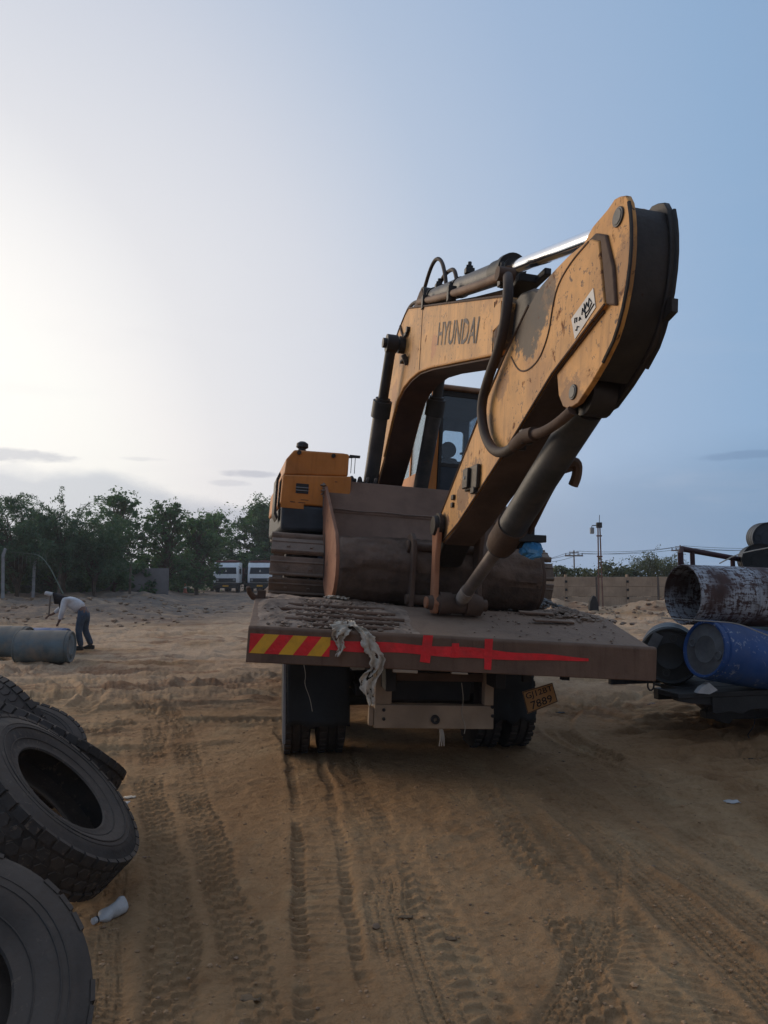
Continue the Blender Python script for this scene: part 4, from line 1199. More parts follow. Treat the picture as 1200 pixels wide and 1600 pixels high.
    ap = [(-5.254, 1.965), (-5.17, 2.015), (-5.098, 2.03), (-4.901, 2.042), (-4.70, 2.032), (-4.516, 2.010), (-4.36, 1.955), (-4.239, 1.900), (-3.977, 1.745), (-3.594, 1.490), (-2.638, .777), (-2.52, .66), (-2.54, .57), (-2.735, .530), (-3.129, .667), (-4.092, 1.091), (-4.743, 1.407), (-5.336, 1.599)]
    arm = MB().prism(ap, 0, XA0, XA1).build('arm', ARM_Y, e, bevel=.008)
    MB().tube([(XA0 - .001, *p) for p in [(-4.36, 1.955), (-3.977, 1.745), (-3.594, 1.490), (-2.60, .745)]], .009, 6).build('edge_flange', BROWNS, arm)
    MB().tube([(XA0 - .001, *p) for p in [(-2.72, .54), (-3.129, .667), (-4.092, 1.091), (-4.743, 1.407), (-5.336, 1.599)]], .007, 6).build('edge_flange', BROWNS, arm)
    # darker brown plate along the underside
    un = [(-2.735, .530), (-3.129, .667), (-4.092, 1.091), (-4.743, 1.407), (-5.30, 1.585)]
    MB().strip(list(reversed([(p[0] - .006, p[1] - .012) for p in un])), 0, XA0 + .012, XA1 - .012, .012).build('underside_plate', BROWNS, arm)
    # outline of the welded side panel
    wl = [(-5.142, 2.012), (-4.952, 1.990), (-4.783, 1.925), (-4.72, 1.80), (-4.694, 1.685), (-4.63, 1.60), (-4.552, 1.545), (-4.42, 1.525), (-4.297, 1.544), (-4.20, 1.60), (-4.10, 1.70)]
    MB().tube([(XA0 - .001, *p) for p in wl], .006, 6, smooth=2).build('weld_seam', BROWNS, arm)
    # tail plates with the two pins
    br = [(-5.414, 2.125), (-5.36, 2.138), (-5.296, 2.119), (-5.137, 2.101), (-5.047, 2.057), (-4.869, 1.91), (-4.74, 1.505), (-4.80, 1.272), (-4.86, 1.195), (-4.93, 1.165), (-5.04, 1.172), (-5.189, 1.248), (-5.30, 1.318), (-5.396, 1.397), (-5.44, 1.46), (-5.477, 1.535), (-5.51, 1.63), (-5.529, 1.734), (-5.535, 1.82), (-5.531, 1.91), (-5.52, 1.98), (-5.501, 2.05), (-5.47, 2.10)]
    for x in (-.128, .078):
        MB().prism(br, 0, x, x + .032).build('tail_plate', ARM_Y if x < 0 else GREASE, arm, bevel=.005)
    arc = [(-5.40, 2.09), (-5.48, 2.04), (-5.505, 1.97), (-5.516, 1.91), (-5.52, 1.82), (-5.514, 1.734), (-5.495, 1.635), (-5.462, 1.54), (-5.425, 1.465), (-5.38, 1.405), (-5.29, 1.33), (-5.18, 1.262)]
    MB().strip(arc, 0, -.095, .077, .02).build('tail_back_plate', GREASE, arm)
    MB().tube([(.112, *p) for p in br[12:22]], .012, 6).tube([(-.128, *p) for p in br[12:22]], .010, 6).build('plate_rim', GREASE, arm)
    MB().prism([(-5.515, 1.60), (-5.55, 1.585), (-5.55, 1.52), (-5.48, 1.50)], 0, .082, .115).build('tail_lug', GREASE, arm)
    for (y, z, r) in ((-5.409, 2.02, .050), (-4.985, 1.245, .042)):
        MB().cyl((-.137, y, z), (.125, y, z), r, n=24).cyl((-.140, y, z), (-.126, y, z), r * .8, n=24).build('pin', CYL, arm, bevel=.003)
    # raised edge of the side panel towards the tail
    MB().prism([(-5.098, 2.03), (-5.254, 1.965), (-5.336, 1.599), (-5.43, 1.56), (-5.395, 1.77), (-5.31, 1.975), (-5.20, 2.035)], 0, XA0 + .006, XA0 + .03).build('panel_step', BROWNS, arm, bevel=.01)
    # notice sticker with scrawl
    sk = [(-5.217, 1.73), (-5.250, 1.615), (-5.030, 1.520), (-4.978, 1.65)]
    o = MB().prism(sk, 0, XA0 - .004, XA0 - .0005).build('notice_sticker', WHITEP, arm, smooth=0)
    def sp(u, v):
        p = [(Vector(sk[3]) * (1 - u) + Vector(sk[0]) * u), (Vector(sk[2]) * (1 - u) + Vector(sk[1]) * u)]
        q = p[1] * (1 - v) + p[0] * v
        return (XA0 - .006, q.x, q.y)
    mb = MB()
    for st_ in ([(.62, .55), (.70, .75), (.74, .45), (.82, .78), (.88, .5)], [(.60, .35), (.75, .30), (.9, .42)], [(.45, .52), (.52, .75), (.55, .5)], [(.12, .62), (.16, .8), (.24, .7), (.2, .55)], [(.1, .3), (.15, .2), (.2, .33), (.26, .22)], [(.3, .45), (.36, .55), (.38, .4)], [(.58, .15), (.98, .22)], [(.58, .15), (.60, .85)]):
        mb.tube([sp(*p) for p in st_], .0035, 4)
    mb.build('scrawl', INK, o)
    MB().box((XA0 - .03, -3.60, .885), (XA0 - .001, -3.33, 1.06)).box((XA0 - .055, -3.46, .90), (XA0 - .0305, -3.34, 1.05)).box((XA0 - .035, -3.56, .85), (XA0 - .001, -3.48, .90)).build('hose_clamp_block', GREASE, arm, bevel=.008)
    MB().cyl((XA0 - .02, -3.40, .98), (XA0 - .06, -3.40, .98), .014, n=8).build('clamp_bolt', POSTC, arm)
    MB().box((XA0 - .02, -3.02, .86), (XA0 - .001, -2.96, .90)).box((XA0 - .018, -3.0, .80), (XA0 - .001, -2.95, .84)).build('plate_stub', GREASE, arm, bevel=.004)
    # the boss of the idler pin and the arm tip
    MB().lathe((0, -2.70, .67), (1, 0, 0), [(-.235, .03), (-.235, .075), (-.215, .085), (-.20, .085), (-.20, .105), (-.17, .105), (-.17, .08), (-.152, .08)], 24).build('idler_pin', GREASE, arm)
    MB().prism([(-2.60, .72), (-2.36, .52), (-2.28, .40), (-2.34, .33), (-2.50, .36), (-2.74, .54)], 0, XA0 + .02, XA1 - .02).build('arm_tip', GREASE, arm, bevel=.02)

    # ---------------- bucket cylinder and linkage
    c0, c1, c2 = Vector((.0, -4.985, 1.245)), Vector((0.01, -3.62, .475)), Vector((.01, -2.76, .045))
    d = (c1 - c0).normalized()
    bc = MB().cyl(c0 + d * .10, c1, .098, n=26).build('bucket_cylinder', CYL, e)
    MB().lathe(c1 - d * .28, d, [(0, .099), (0, .108), (.22, .108), (.28, .095), (.28, .055)], 28).build('cylinder_gland', BROWNS, bc)
    MB().cyl(c0 - Vector((.07, 0, 0)), c0 + Vector((.07, 0, 0)), .12, n=20).build('cylinder_eye', GREASE, bc)
    MB().cyl(c1, c2, .050, n=22).build('cylinder_rod', RODDULL, bc)
    dd = (c2 - c1).normalized()
    MB().cyl(c2 - dd * .24, c2 - dd * .10, .057, n=22).build('rod_collar', pmat('pale_rod_collar', (.33, .27, .22), .6, rust=.3, dust=.3), bc)
    # oil pipe along the cylinder and its fittings
    MB().tube([(.13, -4.36, .98), (.145, -4.30, .93), (.15, -4.12, .83), (.15, -3.85, .60), (.13, -3.78, .52)], .020, 8, smooth=2).build('oil_pipe', BROWNS, bc)
    MB().box((.06, -4.42, .92), (.16, -4.28, 1.02)).tube([(.13, -4.42, .97), (.18, -4.44, .98), (.20, -4.40, .90), (.19, -4.37, .84)], .032, 8, smooth=2).build('pipe_elbow', BROWNS, bc, bevel=.008)
    MB().box((.06, -3.90, .50), (.26, -3.80, .55), Matrix.Rotation(R(-2), 4, 'Y')).box((.08, -3.84, .46), (.18, -3.72, .62)).build('pipe_bracket', BLACKP, bc, bevel=.006)
    # idler links, rod end boss
    for x in (-.215, .155):
        MB().prism([(-2.745, .70), (-2.66, .72), (-2.615, .66), (-2.65, .40), (-2.66, .10), (-2.63, .02), (-2.69, -.055), (-2.78, -.05), (-2.815, .03), (-2.77, .12), (-2.755, .40), (-2.79, .64)], 0, x, x + .045).build('idler_link', ORANGE_RUST if x < 0 else BROWNS, e, bevel=.01)
    MB().lathe((0, -2.74, .035), (1, 0, 0), [(-.255, .02), (-.255, .055), (-.216, .06), (-.16, .075), (-.16, .092), (-.06, .092), (-.06, .08), (.06, .08), (.06, .095), (.15, .095), (.205, .075), (.205, .05), (.25, .05), (.25, .02)], 26).build('linkage_pin_boss', BROWNS, e)
    MB().cyl((-.275, -2.74, .035), (-.255, -2.74, .035), .048, n=18).build('pin_head', ORANGE_RUST, e, bevel=.004)

    # ---------------- bucket
    BX0, BX1 = -.975, .935
    wall = [(-2.245, .545), (-2.33, .46), (-2.385, .34), (-2.39, .22), (-2.34, .10), (-2.24, .02), (-2.05, -.02), (-1.85, 0.0), (-1.66, .10), (-1.50, .28), (-1.38, .52), (-1.26, .80), (-1.135, 1.135)]
    bk = MB().strip(wall, 0, BX0 + .031, BX1 - .031, .035).build('bucket', BUCKETM, e, smooth=50)
    sidep = wall + [(-1.17, 1.14), (-1.40, 1.015), (-2.22, .58)]
    for x, m in ((BX0, pmat('brown_orange_side_steel', (.27, .115, .062), .85, var=.25, rust=.4, rustcol=(.10, .045, .025), dust=.3, bump=.25)), (BX1 - .03, BROWNS)):
        MB().prism(sidep, 0, x, x + .03).build('side_plate', m, bk, bevel=.004)
    MB().prism([(-1.150, 1.11), (-1.118, 1.18), (-1.16, 1.19), (-1.29, .86), (-1.265, .80)], 0, BX0 - .008, BX1 + .008).build('cutting_lip', BUCKETM, bk, bevel=.006)
    MB().tube([(x, -1.292 + .004 * math.sin(x * 9), .88 + .004 * math.sin(x * 13)) for x in np.linspace(BX0 + .03, BX1 - .03, 24)], .007, 6).build('weld_bead', pmat('pale_weld', (.23, .16, .12), .8), bk)
    mb = lumps(40, .022, lambda r: (BX0 - .01 + r.uniform(-.012, .012), -1.14 - r.uniform(0, .10), 1.14 - r.uniform(0, .16)), 3)
    mb.build('dried_mud', pmat('pale_mud', (.30, .24, .19), .95, bump=.6), bk)['kind'] = 'stuff'
    # wear strip in the side
    MB().prism([(-1.55, .60), (-1.50, .62), (-1.62, .2), (-1.70, .16)], 0, BX0 - .004, BX0 - .0005).build('side_groove', GREASE, bk)
    # crust of mud over the curved back, lit top and shaded bottom painted in
    nx, nu = 90, 34
    wv = [Vector(p) for p in wall[:7]]
    ts = np.linspace(0, len(wv) - 1.001, nu)
    vs = []
    for j, t_ in enumerate(ts):
        k = int(t_); f = t_ - k
        p = wv[k].lerp(wv[k + 1], f)
        tn = (wv[min(k + 1, len(wv) - 1)] - wv[k]).normalized()
        nn = Vector((tn.y, -tn.x))
        if nn.x > 0: nn = -nn
        for i in range(nx):
            x = BX0 + .034 + (BX1 - BX0 - .068) * i / (nx - 1)
            h = fbm(np.array([x * 4.0]), np.array([t_ * 1.1]), 2, 4)[0]
            h2 = fbm(np.array([x * 14.0 + 9]), np.array([t_ * 4]), 3, 3)[0]
            edge = .42 + .22 * (fbm(np.array([x * 3.0 + 4]), np.array([.5]), 1, 3)[0] - .5)
            th = .012 + .05 * max(0, h - .35) + .018 * h2
            if j / nu > edge: th = .006 + .006 * h2
            if i in (0, nx - 1): th = .002
            top = .012 * (h2 - .5) * (1 if j == 0 else 0)
            vs.append((x, p.x + nn.x * th, p.y + nn.y * th + top + (.03 * (h - .45) if j == 0 else 0)))
    fs = [(j * nx + i, j * nx + i + 1, (j + 1) * nx + i + 1, (j + 1) * nx + i) for j in range(nu - 1) for i in range(nx - 1)]
    mbc = MB().add(vs, fs)
    for q, f in enumerate(fs):
        j, i = divmod(q, nx - 1)
        x = vs[f[0]][0]
        lim = .40 + .5 * (float(fbm(np.array([x * 3.0 + 4]), np.array([.5]), 1, 4)[0]) - .5)
        mbc.mi[q] = 1 if .02 < j / nu < lim else 0  # upper faces take the painted lit tone, lower ones the shaded
    mbc.build('mud_crust', [MUD_SHADED, pmat('lit_dried_mud', (.135, .088, .063), .95, var=.35, vscale=6, dust=.4, dustcol=(.20, .14, .10), bump=.8, bscale=18)], bk, smooth=60)
    # ears for the pins
    for x in (-.335, .24):
        ear = [(-2.24, .60), (-2.36, .62), (-2.45, .56), (-2.49, .45), (-2.47, .25), (-2.47, .10), (-2.46, -.02), (-2.38, -.045), (-2.31, .0), (-2.28, .2), (-2.30, .4), (-2.22, .5)]
        MB().prism(ear, 0, x, x + .04).build('bucket_ear', BROWNS, bk, bevel=.008)
    MB().cyl((-.362, -2.35, .50), (-.336, -2.35, .50), .058, n=18).cyl((-.294, -2.35, .50), (.31, -2.35, .50), .04, n=18).build('bucket_pin', BROWNS, bk, bevel=.006)
    MB().cyl((-.36, -2.40, .045), (.31, -2.40, .045), .045, n=18).build('bucket_pin', BROWNS, bk, bevel=.006)

    # ---------------- big loose hoses at the arm joint
    hp = [(-.14, -3.93, 2.33), (-.19, -4.08, 2.24), (-.215, -4.165, 2.06), (-.215, -4.08, 1.80), (-.21, -3.83, 1.62), (-.205, -3.69, 1.46), (-.20, -3.76, 1.25), (-.20, -3.96, 1.09), (-.20, -4.18, 1.035), (-.20, -4.36, 1.052)]
    MB().tube(hp, .034, 12, smooth=3).build('hose', HOSE, e)
    MB().tube([(-.20, -4.36, 1.052), (-.20, -4.50, 1.085), (-.18, -4.60, 1.085)], .044, 12, smooth=1).build('hose_coupling', BROWNS, e)
    MB().tube([(-.18, -4.58, 1.085), (-.17, -4.70, 1.075), (-.15, -4.86, 1.10), (-.12, -4.96, 1.15)], .030, 10, smooth=2).build('oil_pipe', BROWNS, e)
    MB().cyl((-.22, -3.94, 2.33), (-.10, -3.94, 2.33), .05, n=14).build('hose_coupling', BROWNS, e)
    MB().box((-.22, -4.52, 1.04), (-.15, -4.46, 1.13)).box((-.22, -4.42, 1.02), (-.15, -4.38, 1.10)).build('hose_clamp', GREASE, e, bevel=.006)


build_excavator()


# ------------------------------------------------------------------ things lying on the truck deck
def ragged(name, label, path, widths, mat, seed, cat='cloth', th=.0018):
    """torn strip of cloth draped along a path; widths along it"""
    rr = random.Random(seed)
    P = [Vector(p) for p in path]
    n = 80; m = 17
    vs = []
    cum = [0]
    for a, b in zip(P, P[1:]): cum.append(cum[-1] + (b - a).length)
    for i in range(n):
        s_ = cum[-1] * i / (n - 1)
        k = max(j for j in range(len(P) - 1) if cum[j] <= s_ + 1e-9)
        f = (s_ - cum[k]) / (cum[k + 1] - cum[k])
        p = P[k].lerp(P[k + 1], f)
        w = np.interp(i / (n - 1), np.linspace(0, 1, len(widths)), widths)
        for j in range(m):
            u = j / (m - 1) - .5
            e = 1 + (.75 * (fbm(np.array([i * .45 + 9 * (j > m / 2)]), np.array([seed * 3.1]), 1, 3)[0] - .5) if abs(u) > .3 else 0)
            fold = .020 * math.sin(u * 11 + i * .17 + seed) + .034 * (fbm(np.array([i * .22]), np.array([j * .45 + seed]), 2, 4)[0] - .5)
            vs.append((p.x + u * w * e + .012 * math.sin(i * .25 + seed), p.y - .012 + fold - .01 * math.cos(u * 9), p.z + .009 * math.sin(i * .45 + j * .8)))
    fs = []
    for i in range(n - 1):
        for j in range(m - 1):
            if i > n * .45 and fbm(np.array([i * .25]), np.array([j * .5 + seed]), 4, 2)[0] > .70: continue
            a = i * m + j
            fs.append((a, a + 1, a + m + 1, a + m))
    o = MB().add(vs, fs).build(name, mat, None, DECK_W, smooth=60)
    md = o.modifiers.new('th', 'SOLIDIFY'); md.thickness = th
    tag(o, label, cat)
    return o


ragged('torn_cloth', 'short torn cream cloth hanging over the tail beam beside the chevron strip',
       [(-.80, .22, .055), (-.82, .06, .03), (-.83, -.03, .0), (-.825, -.035, -.10), (-.835, -.03, -.17)], [.07, .12, .13, .12, .06, .03], CLOTH, 3)
ragged('torn_cloth', 'long ragged cream cloth strip hanging from the deck down past the red tape',
       [(-.75, .20, .06), (-.70, .06, .03), (-.655, -.03, -.01), (-.60, -.04, -.09), (-.565, -.045, -.16), (-.57, -.045, -.25), (-.60, -.04, -.34), (-.61, -.04, -.42), (-.58, -.04, -.50)], [.04, .06, .07, .085, .115, .11, .10, .115, .09, .04], CLOTH, 8)
o = ragged('torn_cloth', 'crumpled pale scrap lying on the muddy deck in front of the bucket', [(-.87, 1.05, .20), (-.80, 1.06, .215), (-.72, 1.02, .205)], [.06, .10, .07], CLOTH, 15)
nx, ny = 90, 70
vs = []
for j in range(ny):
    for i in range(nx):
        x = -1.44 + 1.25 * i / (nx - 1); y = .075 + 1.5 * j / (ny - 1)
        zd = -.012 + min((y - .062) * .211, .178)
        a_ = float(fbm(np.array([x * 3.2 + 7]), np.array([y * 4.0]), 1, 4)[0]); b_ = float(fbm(np.array([x * 13]), np.array([y * 13.0]), 3, 3)[0])
        e_ = min(1, i / 6, (nx - 1 - i) / 30, j / 5, (ny - 1 - j) / 8)
        vs.append((x, y, zd + e_ * (.052 * max(0, a_ - .40) * 2 + .022 * max(0, b_ - .42)) - .004 * (1 - min(1, e_ * 2)) + .001))
fs = [(j * nx + i, j * nx + i + 1, (j + 1) * nx + i + 1, (j + 1) * nx + i) for j in range(ny - 1) for i in range(nx - 1)]
tag(MB().add(vs, fs).build('mud_layer', pmat('grey_brown_clod', (.30, .215, .155), .95, var=.4, vscale=7, bump=.8), None, DECK_W, smooth=60), 'crust of dried mud covering the left end of the truck deck', kind='stuff')
mb = lumps(1100, .013, lambda r: (lambda x, y: (x, y, -.012 + min((y - .062) * .211, .178) + .012))(r.triangular(-1.42, -.25, -1.05), r.uniform(.09, 1.5)), 11)
tag(mb.build('dirt_clods', pmat('grey_brown_clod', (.20, .145, .11), .95, var=.35, bump=.6), None, DECK_W), 'clods of dried mud strewn over the left end of the truck deck', kind='stuff')
mb = lumps(260, .009, lambda r: (lambda x, y: (x, y, -.012 + min((y - .062) * .211, .178) + .008))(r.uniform(.2, 1.5), r.uniform(.12, 2.4)), 12)
tag(mb.build('dirt_crumbs', pmat('grey_brown_clod', (.2, .15, .11)), None, DECK_W), 'crumbs of dry soil on the right end of the truck deck', kind='stuff')
mb = lumps(900, .022, lambda r: (lambda a, q: (1.0 + q * math.cos(a) * 1.3, 1.55 + q * math.sin(a) * .8, .17 + max(0, .19 - q * .40)))(r.uniform(0, 6.28), abs(r.gauss(0, .19))), 13)
tag(mb.build('gravel_heap', GRAVM, None, DECK_W), 'low heap of grey gravel on the right side of the truck deck', kind='stuff')
mb = lumps(700, .020, lambda r: (lambda a, q: (1.22 + q * math.cos(a) * 1.6, 1.0 + q * math.sin(a) * .8, .13 + max(0, .10 - q * .30)))(r.uniform(0, 6.28), abs(r.gauss(0, .17))), 14)
tag(mb.build('dirt_heap', pmat('grey_brown_clod', (.2, .15, .11)), None, DECK_W), 'spread of dry soil near the right corner of the truck deck', kind='stuff')
for i, (x, y, r_, L_, lab) in enumerate(((.78, .62, 6, .34, 'grey splintered board lying nearest the edge on the truck deck right of the bucket'), (.72, .86, -4, .30, 'shorter grey board lying beside the gravel on the truck deck'), (.55, 1.35, 12, .5, 'long flat strip half buried in soil behind the boards on the deck'))):
    M = DECK_W @ Matrix.Translation((x + .2, y, -.012 + min((y - .062) * .211, .178) + .022)) @ Matrix.Rotation(R(r_), 4, 'Z') @ Matrix.Rotation(R(11 if y < .9 else 1), 4, 'X')
    tag(MB().box((-L_ / 2, -.03, -.008), (L_ / 2, .03, .010)).build('board', DECKM, None, M, bevel=.004), lab, 'board')
rr = random.Random(2)
mb = MB()
for k in range(7):
    b = Vector((.14, -3.80 - .02 * k, .50))
    pts = [b + Vector((rr.uniform(-.05, .08), rr.uniform(-.08, .05), -.02 * q + rr.uniform(-.03, .02))) for q in range(5)]
    mb.tube(pts, [.008, .03, .034, .024, .006], 7, smooth=1)
tag(mb.build('plastic_bag', BLUERAG, None, EX_M), 'blue plastic bag snagged on the bucket cylinder bracket', 'plastic bag')
mb = MB()
for k in range(3):
    mb.tube([TRUCK_M @ Vector((.03 + .006 * k, .64, .49)), TRUCK_M @ Vector((.035 + .012 * k, .62, .42)), TRUCK_M @ Vector((.02 + .02 * k, .62, .34))], [.012, .008, .004], 5, smooth=1)
tag(mb.build('frayed_twine', ROPE), 'frayed pale twine dangling under the beige underrun bar', 'twine')
mb = MB().tube([DECK_W @ Vector(p) for p in ((-1.0, 1.54, -.26), (-1.02, 1.53, -.38), (-.98, 1.53, -.52), (-.99, 1.53, -.60), (-.93, 1.53, -.72), (-.90, 1.53, -.84))], .0035, 5, smooth=2)
tag(mb.build('thread', ROPE), 'loose white thread hanging down the left mudflap', 'thread')
mb = MB().tube([TRUCK_M @ Vector(p) for p in ((.20, .585, .84), (.215, .58, .70), (.19, .58, .60), (.23, .58, .50), (.215, .58, .44))], .003, 5, smooth=2)
tag(mb.build('thread', ROPE), 'loose thread hanging across the underrun bar', 'thread')


# ------------------------------------------------------------------ scrap tyres, left
def make_tyre(c, n, R_, W, label, mat, spin=0, blocks='parts', pattern=3, bead=.262, worn=False):
    M = Matrix.Translation(c) @ Vector(n).normalized().to_track_quat('Z', 'Y').to_matrix().to_4x4() @ Matrix.Rotation(spin, 4, 'Z')
    h = W / 2
    sw = [(.70, bead), (.765, bead + .006), (.775, bead + .02), (.76, bead + .032), (.86, bead + .065), (.955, bead + .10), (1.0, bead + .14), (.985, R_ - .088), (.93, R_ - .056), (.90, R_ - .050), (.86, R_ - .026), (.79, R_ - .010)]
    out = [(-h * a_, r_) for a_, r_ in sw] + [(0, R_)] + [(h * a_, r_) for a_, r_ in reversed(sw)]
    inn = [(h * .66, bead + .01), (h * .76, bead + .06), (h * .86, bead + .13), (h * .82, R_ - .08), (h * .6, R_ - .035), (-h * .6, R_ - .035), (-h * .82, R_ - .08), (-h * .86, bead + .13), (-h * .76, bead + .06), (-h * .66, bead + .01)]
    t = MB().lathe((0, 0, 0), (0, 0, 1), out + inn, 72, closed=True).build('tyre', mat, smooth=50)
    t.matrix_world = M
    tag(t, label, 'tyre', 'scrap tyres heaped on the left')
    # moulded rings on the sidewall
    mb = MB()
    for s in (-1, 1):
        for rr_, zz in ((R_ - .090, .985), (R_ - .118, 1.0), (bead + .062, .852)):
            k = 64
            mb.tube([(rr_ * math.cos(a), rr_ * math.sin(a), s * h * zz) for a in np.linspace(0, 2 * PI, k + 1)], .004, 5, caps=False)
    mb.build('sidewall_ring', mat, t)
    # tread blocks
    proto = None
    nb = 40
    rows = [(-.70, .36), (-.22, .40), (.22, .40), (.70, .36)]
    bm_ = MB()
    for ri, (zc, zw) in enumerate(rows):
        edge = ri in (0, 3)
        for j in range(nb):
            a = 2 * PI * (j + (.5 if ri % 2 else 0)) / nb
            ln = 2 * PI * R_ / nb * .43
            zz = h * zw * .5
            hh = .005 if worn else .013
            if worn and edge and j % 7 in (2, 3): continue
            if edge:
                s = -1 if ri == 0 else 1
                poly = [(-ln, -zz), (ln, -zz), (ln, zz), (-ln, zz)]
            else:
                poly = [(-ln * .55, -zz), (ln * .55, -zz), (ln * 1.05, 0), (ln * .55, zz), (-ln * .55, zz), (-ln * 1.05, 0)]
            Mb = Matrix.Rotation(a, 4, 'Z') @ Matrix.Translation((R_ - .008, 0, h * zc)) @ Matrix.Rotation(R(6 if ri == 3 else (-6 if ri == 0 else 0)) * -1, 4, 'Y')
            if blocks == 'parts' and j % 1 == 0:
                key = 0 if edge else 1
                if proto is None: proto = {}
                if key not in proto:
                    m_ = MB()
                    n_ = len(poly)
                    m_.add([(-.01, p[0], p[1]) for p in poly] + [(hh, p[0] * .9, p[1] * .93) for p in poly], [tuple(range(n_)), tuple(reversed(range(n_, 2 * n_)))] + [(i, i + n_, (i + 1) % n_ + n_, (i + 1) % n_) for i in range(n_)])
                    o = m_.build('tread_block', mat, t, smooth=0)
                    proto[key] = o
                else:
                    o = proto[key].copy(); COL.objects.link(o); o.parent = t
                o.matrix_local = Mb
            else:
                n_ = len(poly)
                vs = [Mb @ Vector((-.01, p[0], p[1])) for p in poly] + [Mb @ Vector((hh, p[0] * .9, p[1] * .93)) for p in poly]
                bm_.add(vs, [tuple(range(n_)), tuple(reversed(range(n_, 2 * n_)))] + [(i, i + n_, (i + 1) % n_ + n_, (i + 1) % n_) for i in range(n_)])
    if bm_.v:
        bm_.build('tread_block', mat, t, smooth=0)['kind'] = 'stuff'
    return t


make_tyre((-1.46, 2.40, .315), (.45, -.52, .73), .52, .29, 'worn grey tyre cut off by the picture edge beside the white bottle', RUBBER_G, .3, worn=True)
make_tyre((-1.80, 4.05, .49), (.69, .09, .72), .53, .29, 'large leaning tyre with chunky tread and its open hole facing up', RUBBER_G, 1.1, bead=.288)
make_tyre((-2.28, 5.02, .52), (.36, .46, .81), .55, .27, 'tilted tyre showing its tread edge behind the large leaning tyre', RUBBER, .7)
make_tyre((-2.72, 5.45, .40), (.30, -.35, .88), .52, .27, 'dark tyre wedged low between the tilted tyre and the rearmost one', RUBBER, 0, 'stuff')
make_tyre((-2.90, 5.85, .42), (.55, .70, .45), .52, .28, 'rearmost tyre of the heap with only its top showing', RUBBER, .2, 'stuff')


# white bottle by the tyres
def bottle():
    x, y = -1.36, 3.84
    z = hz(x, y) + .037
    d = Vector((-.45, -.85, -.02)).normalized()
    mb = MB()
    prof = [(-.11, .02), (-.105, .038), (-.08, .045), (-.05, .042), (-.02, .045), (.02, .041), (.04, .045), (.065, .040), (.085, .026), (.11, .015), (.125, .014)]
    prof = [(a_ * .8, r_ * .85) for a_, r_ in prof]
    o = mb.lathe((x, y, z), d, prof, 18).build('bottle', PLASTIC, smooth=50)
    for v in o.data.vertices:
        k = Vector(v.co)
        v.co.z += .010 * math.sin(k.x * 60) * (1 if v.co.z > z else .2)
        v.co.x += .006 * math.sin(k.y * 75 + 1)
    MB().lathe(Vector((x, y, z)) + d * .10, d, [(0, .016), (.018, .016), (.02, .005)], 14).build('cap', PLASTIC, o)
    MB().lathe(Vector((x, y, z)) + d * .092, d, [(0, .017), (.006, .017)], 14).build('neck_ring', BLACKP, o)
    tag(o, 'crumpled white plastic bottle lying on the sand between two tyres', 'bottle')


bottle()


# ------------------------------------------------------------------ drums
def make_drum(name, c, axis, r, L, mat, label, cat='drum', endmat=None, group=None, steel=False, spin=0.0, bung=True):
    """c is the centre of the end that is seen, axis points away from it"""
    q = Vector(axis).normalized().to_track_quat('Z', 'Y').to_matrix().to_4x4()
    M = Matrix.Translation(c) @ q @ Matrix.Rotation(spin, 4, 'Z')
    if steel:
        prof = [(.012, r * .93), (.0, r * .95), (0, r), (.02, r), (.03, r * .975), (L * .32, r * .975), (L * .335, r), (L * .35, r * .975), (L * .65, r * .975), (L * .665, r), (L * .68, r * .975), (L - .03, r * .975), (L - .02, r), (L, r), (L, r * .95), (L - .012, r * .93)]
    else:
        prof = [(.02, r * .84), (.0, r * .86), (-.004, r * .93), (.012, r * .97), (.03, r * .975), (.035, r * .945), (.055, r * .94), (.065, r * .99), (L * .14, r), (L * .30, r), (L * .32, r * .985), (L * .34, r), (L * .5, r * 1.01), (L * .66, r), (L * .68, r * .985), (L * .70, r), (L * .86, r), (L - .065, r * .99), (L - .055, r * .94), (L - .035, r * .945), (L - .03, r * .975), (L - .012, r * .97), (L, r * .86)]
    d = MB().lathe((0, 0, 0), (0, 0, 1), prof, 48, caps=False).build(name, mat, smooth=40)
    d.matrix_world = M
    tag(d, label, cat, group)
    em = endmat or mat
    rp = r * .845 if not steel else r * .93
    for z0, z1, s in ((.018, .030, 0), (L - .012, L - .004, 1)):
        e = MB().lathe((0, 0, 0), (0, 0, 1), [(z0, .001), (z0 + .0, rp * .5), (z0 - .004, rp * .53), (z0, rp * .56), (z0, rp * 1.004), (z1, rp * 1.004), (z1, .001)], 40, caps=False).build('end', em, d, smooth=30)
        if bung and s == 0:
            for a in (1.2, 1.2 + PI):
                x, y = rp * .72 * math.cos(a), rp * .72 * math.sin(a)
                MB().lathe((x, y, z0), (0, 0, -1), [(0, .045), (.012, .045), (.012, .03), (.004, .028), (.004, .001)], 16).build('bung', em, e)
    return d


g = 'plastic drums beside the bending man'
make_drum('plastic_drum', (-6.06, 14.45, hz(-6.1, 14.4) + .31), (-1, -.10, .01), .315, 1.02, BLUEG, 'front dusty grey-blue drum lying nearest the camera by the bending man', group=g)
make_drum('plastic_drum', (-7.30, 15.30, hz(-7.5, 15.3) + .33), (-1, .06, .0), .315, 1.0, BLUEG, 'grey-green drum lying at the left edge half behind the front drum', group=g)
make_drum('plastic_drum', (-6.80, 15.98, hz(-7.0, 15.98) + .32), (-1, .04, .0), .315, 1.0, BLUEV, 'violet-blue drum lying right under the hands of the bending man', group=g, endmat=SLATE)


